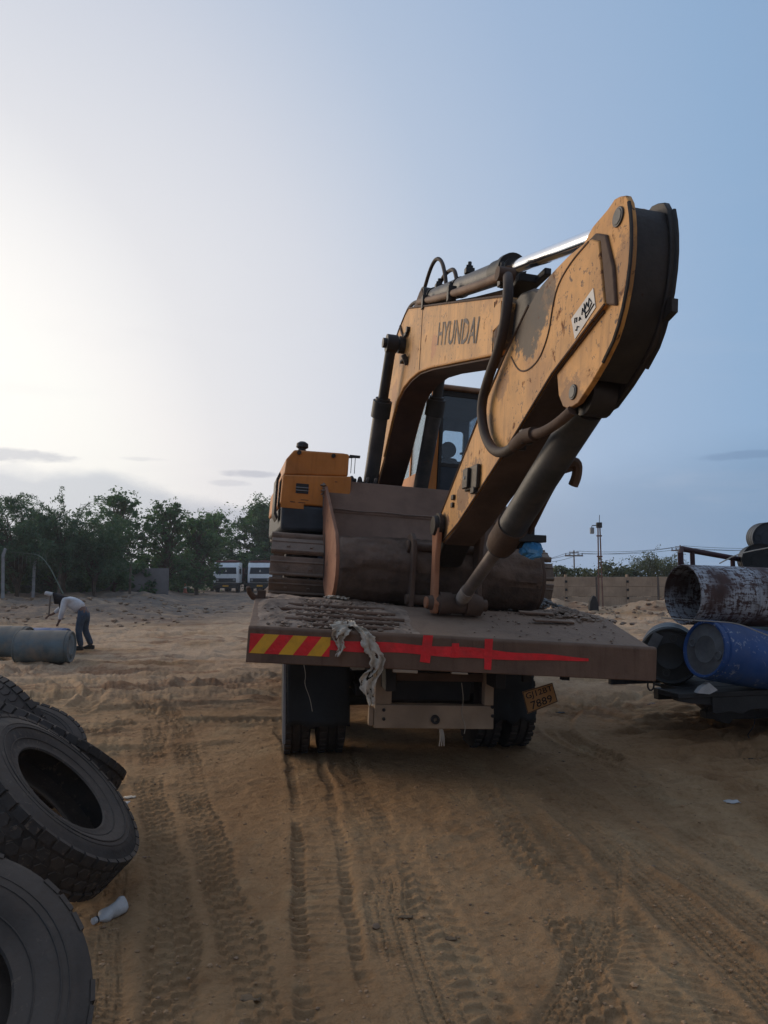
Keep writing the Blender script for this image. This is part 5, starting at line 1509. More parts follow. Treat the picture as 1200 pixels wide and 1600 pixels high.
# ------------------------------------------------------------------ bending man
def skin_obj(name, pts, edges, rad, mat, parent=None, sub=1):
    me = bpy.data.meshes.new(name)
    me.from_pydata(pts, edges, [])
    me.materials.append(mat)
    o = bpy.data.objects.new(name, me)
    COL.objects.link(o)
    if parent: o.parent = parent
    md = o.modifiers.new('skin', 'SKIN'); md.use_smooth_shade = True
    for i, r in enumerate(rad):
        v = me.skin_vertices[0].data[i]
        v.radius = (r, r) if not isinstance(r, tuple) else r
        v.use_root = (i == 0)
    s = o.modifiers.new('sub', 'SUBSURF'); s.levels = sub; s.render_levels = sub
    return o


def person():
    zb = hz(-6.6, 16.36)
    root = empty('person', (-6.62, 16.36, zb))
    tag(root, 'man in white shirt, jeans and dark head scarf bending over the drums', 'person')
    hip = (0, 0, .84)
    pts = [hip, (-.16, 0, .97), (-.33, 0, 1.09), (-.42, 0, 1.12), (-.50, -.01, 1.13), (-.57, -.01, 1.11),        # spine, neck, head 0-5
           (.0, -.11, .80), (-.06, -.12, .45), (.02, -.13, .09), (-.10, -.14, .04),                              # near leg 6-9
           (.02, .11, .80), (-.02, .13, .44), (.14, .14, .10), (.03, .15, .04),                                   # far leg
           (-.36, -.18, 1.08), (-.37, -.24, .84), (-.44, -.20, .66), (-.47, -.19, .60),                            # near arm
           (-.36, .17, 1.08), (-.55, .16, .92), (-.72, .08, .78), (-.79, .07, .75)]                               # far arm
    ed = [(0, 1), (1, 2), (2, 3), (3, 4), (4, 5), (0, 6), (6, 7), (7, 8), (8, 9), (0, 10), (10, 11), (11, 12), (12, 13), (2, 14), (14, 15), (15, 16), (16, 17), (2, 18), (18, 19), (19, 20), (20, 21)]
    rad = [.10, .10, .11, .065, .085, .075, .085, .058, .042, .036, .085, .058, .042, .036, .055, .042, .032, .028, .055, .042, .032, .028]
    skin_obj('body', pts, ed, rad, SKIN, root)
    for hx, hy, hzz, dx in ((-.47, -.19, .60, -.3), (-.79, .07, .75, -.8)):
        mb = MB()
        for f in range(5):
            u = (f - 2) * .016
            mb.tube([(hx, hy + u, hzz), (hx + dx * .07, hy + u * 1.3, hzz - .045), (hx + dx * .10 + .01, hy + u * 1.3, hzz - .075)], [.011, .010, .006], 6)
        mb.build('hand', SKIN, root)
    sp = [(-.02, 0, .87), (-.16, 0, .985), (-.33, 0, 1.085), (-.41, 0, 1.11), (-.36, -.18, 1.085), (-.37, -.245, .84), (-.435, -.205, .67), (-.36, .17, 1.085), (-.55, .165, .92), (-.70, .09, .79)]
    skin_obj('shirt', sp, [(0, 1), (1, 2), (2, 3), (2, 4), (4, 5), (5, 6), (2, 7), (7, 8), (8, 9)], [.165, .158, .150, .08, .074, .062, .052, .074, .062, .052], SHIRT, root)
    jp = [(.0, 0, .84), (-.10, 0, .93), (.0, -.10, .74), (-.06, -.12, .45), (.02, -.13, .07), (.02, .10, .74), (-.02, .13, .44), (.14, .14, .08)]
    skin_obj('trousers', jp, [(0, 1), (0, 2), (2, 3), (3, 4), (0, 5), (5, 6), (6, 7)], [.142, .125, .105, .078, .066, .105, .078, .066], JEANS, root)
    skin_obj('head_scarf', [(-.50, -.01, 1.15), (-.60, -.01, 1.13), (-.44, -.01, 1.10), (-.46, -.05, .97), (-.44, -.06, .82)], [(0, 1), (0, 2), (2, 3), (3, 4)], [.125, .10, .12, .085, .045], HAIR, root)
    for (x, y) in ((-.04, -.135), (.09, .145)):
        MB().prism([(x - .16, .0), (x + .11, .0), (x + .11, .09), (x - .02, .10), (x - .15, .05)], 1, y - .045, y + .045).build('shoe', SHOEM, root, bevel=.02)
    t = empty('mallet', (-7.42, 16.43, zb + .75))
    tag(t, 'pale headed mallet raised over the drums in the hand of the bending man', 'mallet')
    MB().cyl((0, 0, 0), (.02, 0, .46), .017, n=10).build('handle', WOODP, t)
    MB().cyl((-.10, 0, .49), (.08, 0, .455), .045, n=20).build('head', PLASTIC, t, bevel=.015)


person()


# ------------------------------------------------------------------ scrap trailer, right
def scrap_trailer():
    S = Matrix.Translation((2.80, 7.18, 0)) @ Matrix.Rotation(R(13.3), 4, 'Z')
    t = empty('scrap_trailer', M=S)
    tag(t, 'dark low trailer loaded with scrap drums and a white rusty pipe', 'trailer')
    b = MB()
    nx = 14
    for i in range(6):
        y0 = .02 + i * .33
        MB().box((.02 + .24 * i + .05 * random.random(), y0, .515), (5.2, y0 + .31, .565)).build('floor_plank', BLACKP, t, bevel=.006)
    MB().prism([(.42, .37), (.46, .35), (.62, .37), (.75, .34), (.86, .38), (5.2, .37), (5.2, .514), (.42, .514)], 1, .03, .10).build('side_sill', BLACKP, t, bevel=.006)
    MB().prism([(.05, .49), (.20, .46), (.42, .44), (.42, .514), (.03, .514)], 1, .05, .12).build('bent_floor_edge', BLACKP, t)
    MB().box((.42, 1.9, .37), (5.2, 1.97, .514)).build('side_sill', BLACKP, t, bevel=.006)
    MB().prism([(.58, .245), (.72, .225), (.78, .19), (.86, .18), (.90, .225), (1.1, .22), (5.0, .22), (5.0, .34), (.80, .345), (.58, .32)], 1, .35, .45).build('chassis_beam', BLACKP, t, bevel=.006)
    MB().box((.80, 1.5, .24), (5.0, 1.6, .37)).build('chassis_beam', BLACKP, t, bevel=.006)
    for x in (1.0, 2.4, 3.8):
        MB().box((x, .1, .345), (x + .08, 1.9, .37)).build('cross_beam', BLACKP, t)
    MB().cyl((1.80, .1, .42), (1.80, 1.9, .42), .05, n=12).build('axle', DARKMETAL, t)
    for y in (.14, 1.74):
        w = MB().lathe((1.80, y, .40), (0, 1, 0), [(-.09, .22), (-.11, .30), (-.10, .38), (-.07, .405), (.07, .405), (.10, .38), (.11, .30), (.09, .22)], 36, closed=True).build('wheel', RUBBER, t)
        MB().lathe((1.80, y, .40), (0, -1, 0), [(-.05, .22), (.06, .22), (.06, .19), (.0, .15), (.02, .06), (.05, .05), (.05, .001)], 24).build('rim', DARKMETAL, w)
    # rear board and the maroon rail behind the load
    for i in range(4):
        MB().box((2.3, 1.93, .66 + i * .26), (5.2, 1.965, .90 + i * .26)).build('side_board', BLACKP, t, bevel=.004)
    si = S.inverted()
    P = lambda x, y, z: si @ Vector((x, y, z))
    MB().tube([P(3.46, 8.62, 1.2), P(3.46, 8.6, 1.96), P(3.49, 8.63, 2.01), P(4.9, 9.60, 1.86)], .033, 10).build('top_rail', PURPLE, t)
    for f in (.12, .62):
        a = Vector((3.49, 8.63, 2.01)).lerp(Vector((4.9, 9.60, 1.86)), f)
        MB().tube([P(*a), P(a.x, a.y, a.z - .6)], .028, 8).build('rail_post', PURPLE, t)
    a, c = Vector((3.60, 8.72, 1.86)), Vector((4.95, 9.66, 1.66))
    mb = MB()
    vs = []
    for k in range(13):
        p = a.lerp(c, k / 12)
        w = .035 * math.sin(k * 2.1)
        vs += [P(p.x, p.y, p.z - .04 + w * .5), P(p.x, p.y, p.z - .25)]
    mb.add(vs, [(2 * k, 2 * k + 1, 2 * k + 3, 2 * k + 2) for k in range(12)])
    o = mb.build('torn_side_panel', BLACKP, t, smooth=0)
    md = o.modifiers.new('th', 'SOLIDIFY'); md.thickness = .02
    MB().tube([P(3.60, 8.74, 1.57), P(4.95, 9.68, 1.42)], .03, 8).build('lower_rail', PURPLE, t)
    for k, pts in enumerate((((1.16, .35, .24), (1.15, .35, .16), (1.09, .34, .10), (1.05, .34, .06), (1.07, .34, .03)), ((1.42, .35, .24), (1.40, .35, .14), (1.42, .34, .06), (1.52, .33, .01), (1.62, .33, -.01)))):
        MB().tube(pts, .006, 5, smooth=2).build('hanging_wire', BLACKP, t)

    # load: each piece its own thing
    ax = Vector((.975, .215, -.035)).normalized()
    c0 = Vector((3.07, 7.62, 1.505))
    pq = ax.to_track_quat('Z', 'Y').to_matrix().to_4x4()
    ro, ri, L = .312, .300, 2.6
    prof = [(0, ri), (0, ro), (.012, ro + .004), (.03, ro), (.66, ro), (.665, ro - .006), (.675, ro - .006), (.68, ro), (L, ro), (L, ri)]
    p_ = MB().lathe((0, 0, 0), (0, 0, 1), prof, 64, closed=True).build('steel_pipe', PIPEM, smooth=35)
    for v in p_.data.vertices:                     # the open end is a little out of round
        if v.co.z < .05: v.co.x *= 1.015; v.co.y *= .985
    p_.matrix_world = Matrix.Translation(c0) @ pq
    tag(p_, 'wide open-ended pipe with flaking white paint over rust on the trailer load', 'pipe')
    make_drum('plastic_drum', (3.125, 7.28, .985), (.85, .30, -.16), .295, .92, BLUED, 'bright blue plastic drum with grey end lying at the trailer edge', endmat=GREYEND, spin=2.2)
    make_drum('plastic_drum', (2.96, 7.72, .868), (.36, .93, -.0), .300, .90, BLACKD, 'black plastic drum lying under the open end of the pipe', spin=.6)
    make_drum('plastic_drum', (3.95, 8.25, .86), (.95, .3, 0), .29, .9, TEALD, 'dull teal drum lying behind the blue drum and under the pipe')
    make_drum('oil_drum', (4.58, 8.98, 1.89), (.35, .94, .0), .20, .62, BLACKD, 'lower of the two small dark drums on top of the trailer load', steel=True, bung=True, spin=1)
    make_drum('oil_drum', (4.83, 9.20, 2.165), (.33, .94, .05), .20, .62, SLATE, 'upper small dark drum at the very top of the trailer load', steel=True, spin=2)
    make_drum('plastic_drum', (4.35, 8.78, 1.48), (.97, .25, 0), .225, .8, TEALD, 'teal drum lying below the small dark drums on the trailer load')
    bx = MB().box((3.95, 8.62, .57), (5.4, 9.5, 1.25), ).build('scrap_crate', BLACKP, bevel=.02)
    tag(bx, 'dark crate in the middle of the trailer load under the stacked drums', 'crate')
    def rope(pts, lab, r=.007):
        tag(MB().tube(pts, r, 6, smooth=2).build('rope', ROPE), lab, 'rope')
    rope([(3.64, 8.0, 1.83), (4.0, 8.3, 1.95), (4.75, 8.9, 2.05), (5.4, 9.2, 2.2)], 'pale rope running up from the pipe to the small drums')
    rope([(2.82, 7.55, 1.27), (2.95, 7.30, 1.265), (3.20, 7.20, 1.255), (3.42, 7.18, 1.24), (3.60, 7.15, 1.16), (3.85, 7.22, 1.07), (4.2, 7.35, .98)], 'pale rope tied across the blue drum under the pipe mouth', .006)
    rope([c0 + ax * .85 + Vector((-.02, .12, .295)), c0 + ax * .95 + Vector((.03, -.12, .305)), c0 + ax * 1.12 + Vector((.06, -.28, .14)), c0 + ax * 1.15 + Vector((.06, -.30, -.1)), c0 + ax * 1.05 + Vector((.05, -.22, -.25))], 'rope looped round the body of the white rusty pipe', .008)
    o = MB().box((-.05, -.006, -.08), (.05, .0, .08)).build('grey_card', GREYEND, None, Matrix.Translation(Vector((2.96, 7.72, .87)) + Vector((-.93, .36, 0)) * .14 + Vector((0, 0, .15)) - Vector((.36, .93, -.03)) * .004) @ Matrix.Rotation(R(-21.2), 4, 'Z') @ Matrix.Rotation(R(28), 4, 'Y'))
    tag(o, 'scrap of grey card stuck on the black drum', 'card')
    o = MB().prism([(0, 0), (.12, -.01), (.20, .03), (.12, .10), (.04, .05)], 1, 0, .08).build('white_scrap', PLASTIC, None, Matrix.Translation((3.02, 7.22, .568)))
    tag(o, 'small white scrap on the trailer floor left of the blue drum', 'scrap')


scrap_trailer()


# ------------------------------------------------------------------ background right: wall, poles, scrub
def right_wall():
    t = empty('compound_wall', (7.0, 34.2, .2))
    tag(t, 'low weathered compound wall of concrete panels behind the dirt heaps', 'wall')
    w = 1.42
    proto = {}
    for i in range(-2, 13):
        x = i * w
        for j in range(4):
            h0 = -.4 + j * .46
            key = j
            dy = random.uniform(-.012, .012)
            if key in proto:
                o = proto[key].copy(); COL.objects.link(o); o.parent = t
            else:
                o = MB().box((.05, 0, h0), (w - .05, .09, h0 + .452)).build('wall_panel', WALLM, t, bevel=.012)
                proto[key] = o
            o.location = (x, dy, random.uniform(-.006, .006))
        dark = i % 2 == 0
        p = MB().box((x - .048, -.02 if not dark else .03, -.4), (x + .048, .12, 1.54 if not dark else 1.44)).build('wall_post', WALLM if not dark else WOODP, t, bevel=.01)
        if not dark:
            for k in range(4):
                MB().box((x - .05, -.045, .02 + k * .38), (x + .05, -.021, .13 + k * .38)).build('slot', DARKMETAL, p)


right_wall()


def lamp_pole():
    x, y = 9.45, 32.3
    t = empty('lamp_pole', (x, y, hz(x, y) - .1))
    tag(t, 'rusty twin-leg lamp pole standing in front of the compound wall', 'lamp pole')
    for dx in (-.06, .06):
        MB().tube([(dx * 1.6, 0, 0), (dx * 1.1, 0, 1.5), (dx * .7, 0, 3.72)], .030, 8).build('leg', RUSTPOLE, t)
    for k in range(3):
        z = 1.4 + k * .9
        MB().box((-.12, -.02, z), (.12, .02, z + .06)).build('rung', RUSTPOLE, t)
    MB().box((-.11, -.10, 3.58), (.12, .08, 3.82)).build('head_box', BLACKP, t, bevel=.02)
    l = MB().box((-.40, -.10, 3.32), (-.23, .04, 3.60)).build('lamp', LAMPM, t, bevel=.03)
    MB().tube([(-.32, 0, 3.6), (-.30, 0, 3.68), (-.05, 0, 3.70)], .02, 6).build('lamp_arm', BLACKP, t)
    MB().cyl((.02, 0, 3.82), (.04, 0, 4.15), .014, n=6).build('spike', BLACKP, t)


lamp_pole()


def power_poles():
    spots = [(23.2, 90, 4.75, 'distant thin power pole standing left of the lamp pole'), (36.2, 90, 5.4, 'distant power pole hidden behind the trailer rail')]
    for x, y, h, lab in spots:
        t = empty('power_pole', (x, y, 0))
        tag(t, lab, 'power pole', 'distant power poles')
        MB().cyl((0, 0, 0), (0, 0, h), .11, .08, 10).build('pole', WOODP, t)
        MB().box((-1.1, -.06, h - .75), (1.1, .06, h - .58)).build('cross_arm', WOODP, t)
        MB().box((-.6, -.06, h - .30), (.6, .06, h - .18)).build('cross_arm', WOODP, t)
        for dx in (-1.0, -.5, .5, 1.0):
            MB().cyl((dx, 0, h - .58), (dx, 0, h - .36), .06, n=8).build('insulator', DARKMETAL, t)
    w = []
    for k, (dx, dz) in enumerate(((-1.0, -.36), (1.0, -.36), (.5, -.1))):
        a = Vector((23.2 + dx, 90, 4.75 + dz)); b = Vector((36.2 + dx, 90, 5.4 + dz)); c = Vector((13.0 + dx, 70, 3.2 + dz)); d = Vector((62 + dx, 96, 6.2 + dz))
        def sag(p, q, s):
            return [p.lerp(q, i / 10) - Vector((0, 0, s * 4 * (i / 10) * (1 - i / 10))) for i in range(11)]
        w.append(MB().tube(sag(c, a, .3) + sag(a, b, .35)[1:] + sag(b, d, .6)[1:], .022, 4))
    for mb, lab in zip(w, ('left strand of the two power wires strung low across the sky', 'right strand of the two power wires strung low across the sky', 'uppermost power wire strung low across the sky behind the lamp pole')):
        o = mb.build('power_wire', DARKMETAL)
        tag(o, lab, 'wire', 'power wires')


power_poles()


def leaf_cloud(centres, sizes, n_each, leaf, rr, droop=0.0, narrow=.45, flat=.8):
    """many leaf-sized faces through ellipsoid clumps; returns verts, faces as arrays"""
    V = []
    for c, s in zip(centres, sizes):
        m = int(n_each * rr.uniform(.6, 1.3))
        d = rng.normal(size=(m, 3)); d /= np.linalg.norm(d, axis=1)[:, None]
        r_ = rng.random(m) ** .45
        p = np.array(c) + d * r_[:, None] * np.array([s, s, s * flat])
        p[:, 2] -= droop * rng.random(m) * s
        a = rng.normal(size=(m, 3)); a[:, 2] *= .6; a /= np.linalg.norm(a, axis=1)[:, None]
        b = rng.normal(size=(m, 3)); b -= (b * a).sum(1)[:, None] * a; b /= np.linalg.norm(b, axis=1)[:, None]
        L = leaf * rng.uniform(.6, 1.4, m)[:, None]
        q = np.stack([p - a * L, p + b * L * narrow, p + a * L, p - b * L * narrow], 1)
        V.append(q.reshape(-1, 3))
    return np.concatenate(V)


def mesh_quads(name, V, mat, parent):
    n = len(V)
    me = bpy.data.meshes.new(name)
    me.vertices.add(n); me.vertices.foreach_set('co', V.astype(np.float32).ravel())
    nf = n // 4
    me.loops.add(n); me.polygons.add(nf)
    me.loops.foreach_set('vertex_index', np.arange(n, dtype=np.int32))
    me.polygons.foreach_set('loop_start', np.arange(0, n, 4, dtype=np.int32))
    me.update(calc_edges=True)
    me.materials.append(mat)
    o = bpy.data.objects.new(name, me)
    COL.objects.link(o); o.parent = parent
    return o


def make_tree(x, y, h, rad, label, mat, seed, clumps=40, n_each=110, leaf=.17, group='trees along the yard edge', low=.22, open_=.0, lean=0, csize=.2):
    rr = random.Random(seed)
    z0 = hz(x, y) - .1
    t = empty('tree', (x, y, z0))
    tag(t, label, 'tree', group)
    tr = MB()
    top = Vector((lean, 0, h * .62))
    tr.tube([(0, 0, 0), (lean * .3 + rr.uniform(-.1, .1), 0, h * .25), top], [.045 * h ** .6 + .05, .04 * h ** .6, .03], 9, smooth=1)
    cs = []; sz = []
    for k in range(clumps):
        u = rr.random() ** .8
        zz = h * (low + (1 - low) * u)
        prof = math.sin(PI * (.14 + .80 * u)) ** .7
        a = rr.uniform(0, 2 * PI)
        q = rad * prof * math.sqrt(rr.random()) * rr.uniform(.75, 1.12)
        c = Vector((lean * u + q * math.cos(a), q * math.sin(a), zz * rr.uniform(.93, 1.0)))
        cs.append(tuple(c)); sz.append(rad * csize * rr.uniform(.6, 1.3))
        st = Vector((lean * .5 * u, 0, max(.15 * h, zz * rr.uniform(.45, .7))))
        mid = st.lerp(c, .5) + Vector((rr.uniform(-.15, .15), rr.uniform(-.15, .15), rr.uniform(0, .2)))
        tr.tube([st, mid, c], [.05, .03, .012], 5)
    tr.build('trunk', BARK, t)
    V = leaf_cloud(cs, sz, n_each, leaf, rr)
    c2 = [tuple(Vector(c) + Vector((rr.gauss(0, .22), rr.gauss(0, .22), rr.gauss(0, .16))) * rad) for c in cs]
    if clumps < 60: c2 = cs
    V2 = leaf_cloud(c2, [q * 1.9 for q in sz], int(n_each * (.38 if clumps >= 60 else .12)), leaf * .85, rr)
    c3 = [tuple(Vector(c) + Vector((rr.gauss(0, .12), rr.gauss(0, .12), abs(rr.gauss(0, .10)))) * rad) for c in cs]
    V3 = leaf_cloud(c3, [q * .45 for q in sz], int(n_each * .22), leaf * .8, rr)
    mesh_quads('crown', np.concatenate([V, V2, V3]), mat, t)
    return t


def make_feathery(x, y, h, spread, label, seed, mat, group='feathery thorn trees', n=54, leaf=.085):
    """arching thorn tree: long drooping twigs set with small leaflets"""
    rr = random.Random(seed)
    z0 = hz(x, y) - .15
    t = empty('thorn_tree', (x, y, z0))
    tag(t, label, 'tree', group)
    tr = MB()
    V = []
    tr.tube([(0, 0, 0), (rr.uniform(-.2, .2), 0, h * .3), (rr.uniform(-.3, .3), 0, h * .55)], [.14, .10, .05], 8)
    for k in range(n):
        a = rr.uniform(0, 2 * PI)
        up = rr.uniform(.45, 1.0)
        reach = spread * rr.uniform(.4, 1.1)
        p0 = Vector((0, 0, h * rr.uniform(.15, .5)))
        p1 = Vector((math.cos(a) * reach * .45, math.sin(a) * reach * .45, h * up * .92))
        p2 = Vector((math.cos(a) * reach * .8, math.sin(a) * reach * .8, h * up * rr.uniform(.88, 1.08)))
        p3 = Vector((math.cos(a) * reach * 1.1, math.sin(a) * reach * 1.1, h * up * rr.choice((rr.uniform(.45, .85), rr.uniform(.9, 1.16)))))
        pts = [p0, p1, p2, p3]
        tr.tube(pts, [.04, .022, .012, .005], 4, smooth=1)
        # side sprays
        for s_ in range(11):
            f = rr.uniform(.25, 1.0) * 3
            i = min(2, int(f)); b = pts[i].lerp(pts[i + 1], f - i)
            d = Vector((rr.gauss(0, 1) + math.cos(a), rr.gauss(0, 1) + math.sin(a), rr.gauss(.1, .6))).normalized()
            ln = rr.uniform(.4, 1.1)
            m = 24
            tt = rng.random(m)
            base = np.array(b)[None, :] + np.outer(tt * ln, np.array(d)) + rng.normal(size=(m, 3)) * .07
            base[:, 2] -= (tt ** 2) * ln * .45
            aa = rng.normal(size=(m, 3)) * .8 + np.array(d); aa /= np.linalg.norm(aa, axis=1)[:, None]
            bb = rng.normal(size=(m, 3)); bb -= (bb * aa).sum(1)[:, None] * aa; bb /= np.linalg.norm(bb, axis=1)[:, None]
            L = leaf * rng.uniform(.6, 1.5, m)[:, None]
            V.append(np.stack([base - aa * L, base + bb * L * .28, base + aa * L, base - bb * L * .28], 1).reshape(-1, 3))
    tr.build('trunk', BARK, t)
    mesh_quads('crown', np.concatenate(V), mat, t)
    return t


def X_at(px, y):
    return (px - 600) / 1150 * y


make_feathery(-23.4, 43, 6.1, 3.2, 'tall feathery thorn tree at the far left edge of the yard', 1, LEAF_C, n=64)
make_feathery(-20.4, 41, 5.3, 3.0, 'feathery thorn tree second from the left edge above the fence posts', 2, LEAF_C, n=64)
make_feathery(-18.6, 43, 5.6, 2.8, 'feathery thorn tree with spiky upright twigs right of the leaning pale branch', 3, LEAF_C, n=64)
make_feathery(-17.2, 44, 4.2, 2.6, 'lower thorn tree beside the open-crowned tree', 4, LEAF_C, n=56)
make_feathery(-21.8, 38.5, 3.3, 2.2, 'short thorn bush in front of the left fence posts', 5, LEAF_C, n=40)
make_tree(-20.6, 57, 7.7, 3.2, 'open-crowned tree with sky showing through, tallest on the left', LEAF_A, 11, clumps=170, n_each=40, leaf=.13, low=.14, csize=.10)
make_tree(-17.6, 60, 7.2, 2.6, 'open tree standing right of the tallest tree', LEAF_A, 12, clumps=140, n_each=42, leaf=.13, low=.12, csize=.11)
make_tree(-16.2, 64, 7.0, 2.3, 'slim dark tree in the middle of the tree row', LEAF_A, 13, clumps=130, n_each=46, leaf=.14, low=.10, csize=.12)
make_tree(X_at(333, 81), 81, 8.6, 3.2, 'mid green bushy tree just left of the white lorries', LEAF_B, 14, clumps=210, n_each=64, leaf=.15, low=.06, csize=.12)
make_tree(-12.6, 78, 9.4, 3.9, 'large dense tree behind the two white lorries', LEAF_A, 15, clumps=300, n_each=66, leaf=.165, low=.10, csize=.12)
make_tree(-9.9, 82, 8.2, 2.6, 'dark tree at the right end of the row half hidden by the excavator', LEAF_A, 16, clumps=120, n_each=80, leaf=.18, low=.12, csize=.15)
for i, (px, y, h, r_) in enumerate(((215, 52, 2.2, 1.6), (262, 66, 3.0, 2.2), (282, 69, 3.0, 1.8), (306, 77, 3.4, 1.6), (180, 48, 2.4, 1.5))):
    labs = ['low dark shrub at the foot of the open-crowned tree', 'dark shrub behind the small orange cone', 'dense shrub left of the lorries under the trees', 'tall shrub touching the left lorry', 'shrub beside the grey wall end under the trees']
    t = make_tree(X_at(px, y), y, h, r_, labs[i], LEAF_A, 30 + i, clumps=26, n_each=90, leaf=.17, low=.05, group='shrubs under the trees')
    t.name = 'shrub'
for i, (px, y, h, r_) in enumerate(((5, 46, 3.4, 2.2), (45, 47, 3.2, 2.2), (85, 47, 3.4, 2.2), (122, 49, 3.0, 2.2), (155, 51, 3.2, 2.0), (240, 62, 3.2, 2.2), (280, 70, 3.6, 2.2))):
    t = make_tree(X_at(px, y), y, h, r_, ('leafy undergrowth at the far left edge behind the fence', 'undergrowth behind the second fence post', 'undergrowth behind the drooping pale branch', 'undergrowth between the thorn trees above the bending man', 'undergrowth left of the open-crowned tree', 'leafy undergrowth right of the grey wall', 'leafy undergrowth above the orange cone')[i], (LEAF_C, LEAF_B)[i % 2], 80 + i, clumps=44, n_each=80, leaf=.15, low=.04, csize=.2, group='undergrowth behind the left fence')
    t.name = 'undergrowth_bush'
scr = [(872, 38, 2.1, 1.2), (905, 39, 2.0, 1.5), (945, 38, 2.2, 1.6), (985, 39, 2.0, 1.5), (1045, 41, 2.2, 1.4)]
labs = ['scrub bush behind the wall next to the crawler track', 'scrub bush behind the wall left of the lamp pole', 'scrub bush behind the wall right of the lamp pole', 'low scrub bush between the lamp pole and the twiggy bush', 'scrub bush behind the pipe mouth']
for i, (px, y, h, r_) in enumerate(scr):
    t = make_tree(X_at(px, y), y, h, r_, labs[i], LEAF_S, 50 + i, clumps=24, n_each=70, leaf=.09, low=.2, group='scrub behind the compound wall', csize=.24)
    t.name = 'scrub_bush'
make_feathery(X_at(1018, 40), 40, 2.9, 1.8, 'twiggy open bush rising above the wall left of the pipe', 61, LEAF_S, group='scrub behind the compound wall', n=34, leaf=.06)


# ------------------------------------------------------------------ background left: fence posts, wall, cone, lorries
for i, (px, y, h, lab) in enumerate(((8, 37.5, 2.5, 'pale concrete fence post nearest the left edge'), (55, 40, 2.2, 'pale fence post under the thorn trees second from the left'), (95, 42, 2.0, 'dark stained fence post right of the fallen pale branch'), (205, 48, 2.3, 'thin dark fence post in front of the grey wall'))):
    x = X_at(px, y)
    z0 = hz(x, y)
    o = MB().prism([(-.07, -.3), (.07, -.3), (.06, h * .86), (.16, h), (.07, h + .05), (-.06, h * .88)], 1, -.06, .06).build('fence_post', POSTC if i < 2 else WOODP, None, Matrix.Translation((x, y, z0)) @ Matrix.Rotation(R((-2, 0, 1, 0)[i]), 4, 'Y'), bevel=.01)
    tag(o, lab, 'fence post', 'posts of the left fence')
o = empty('boundary_wall', (0, 0, 0))
tag(o, 'grey rendered boundary wall seen under the trees on the left', 'wall')
for k in range(6):
    MB().box((0, 0, -.5), (3.6, .15, 2.0), Matrix.Translation((-37 + 3.65 * k, 47 + .9 * k, .2)) @ Matrix.Rotation(R(14), 4, 'Z')).build('wall_panel', WALLG, o, bevel=.01)
mb = MB().tube([(-18.6, 37.0, 2.85), (-17.9, 37.0, 2.80), (-17.2, 36.8, 2.72), (-16.5, 36.4, 2.15), (-15.9, 36.0, 1.35), (-15.6, 36, .8)], [.008, .012, .018, .025, .03, .035], 7, smooth=2)
for k in range(9):
    q = Vector((-18.5 + k * .2, 37, 2.84))
    mb.tube([q, q + Vector((-.05, 0, -.3)), q + Vector((-.02, 0, -.75 - .1 * (k % 3)))], [.012, .010, .004], 4)
tag(mb.build('fallen_branch', pmat('pale_branch', (.13, .16, .12), .9)), 'bent pale branch drooping in front of the fence on the left', 'branch')


def cone():
    x, y = X_at(291, 68), 68
    t = empty('traffic_cone', (x, y, hz(x, y)))
    tag(t, 'small faded orange traffic cone standing left of the lorries', 'traffic cone')
    MB().box((-.25, -.25, 0), (.25, .25, .05)).build('base', ORANGEC, t)
    MB().cyl((0, 0, .05), (0, 0, .95), .18, .04, 20).build('body', ORANGEC, t)
    MB().cyl((0, 0, .45), (0, 0, .60), .128, .10, 20).build('band', WHITEP, t)


cone()


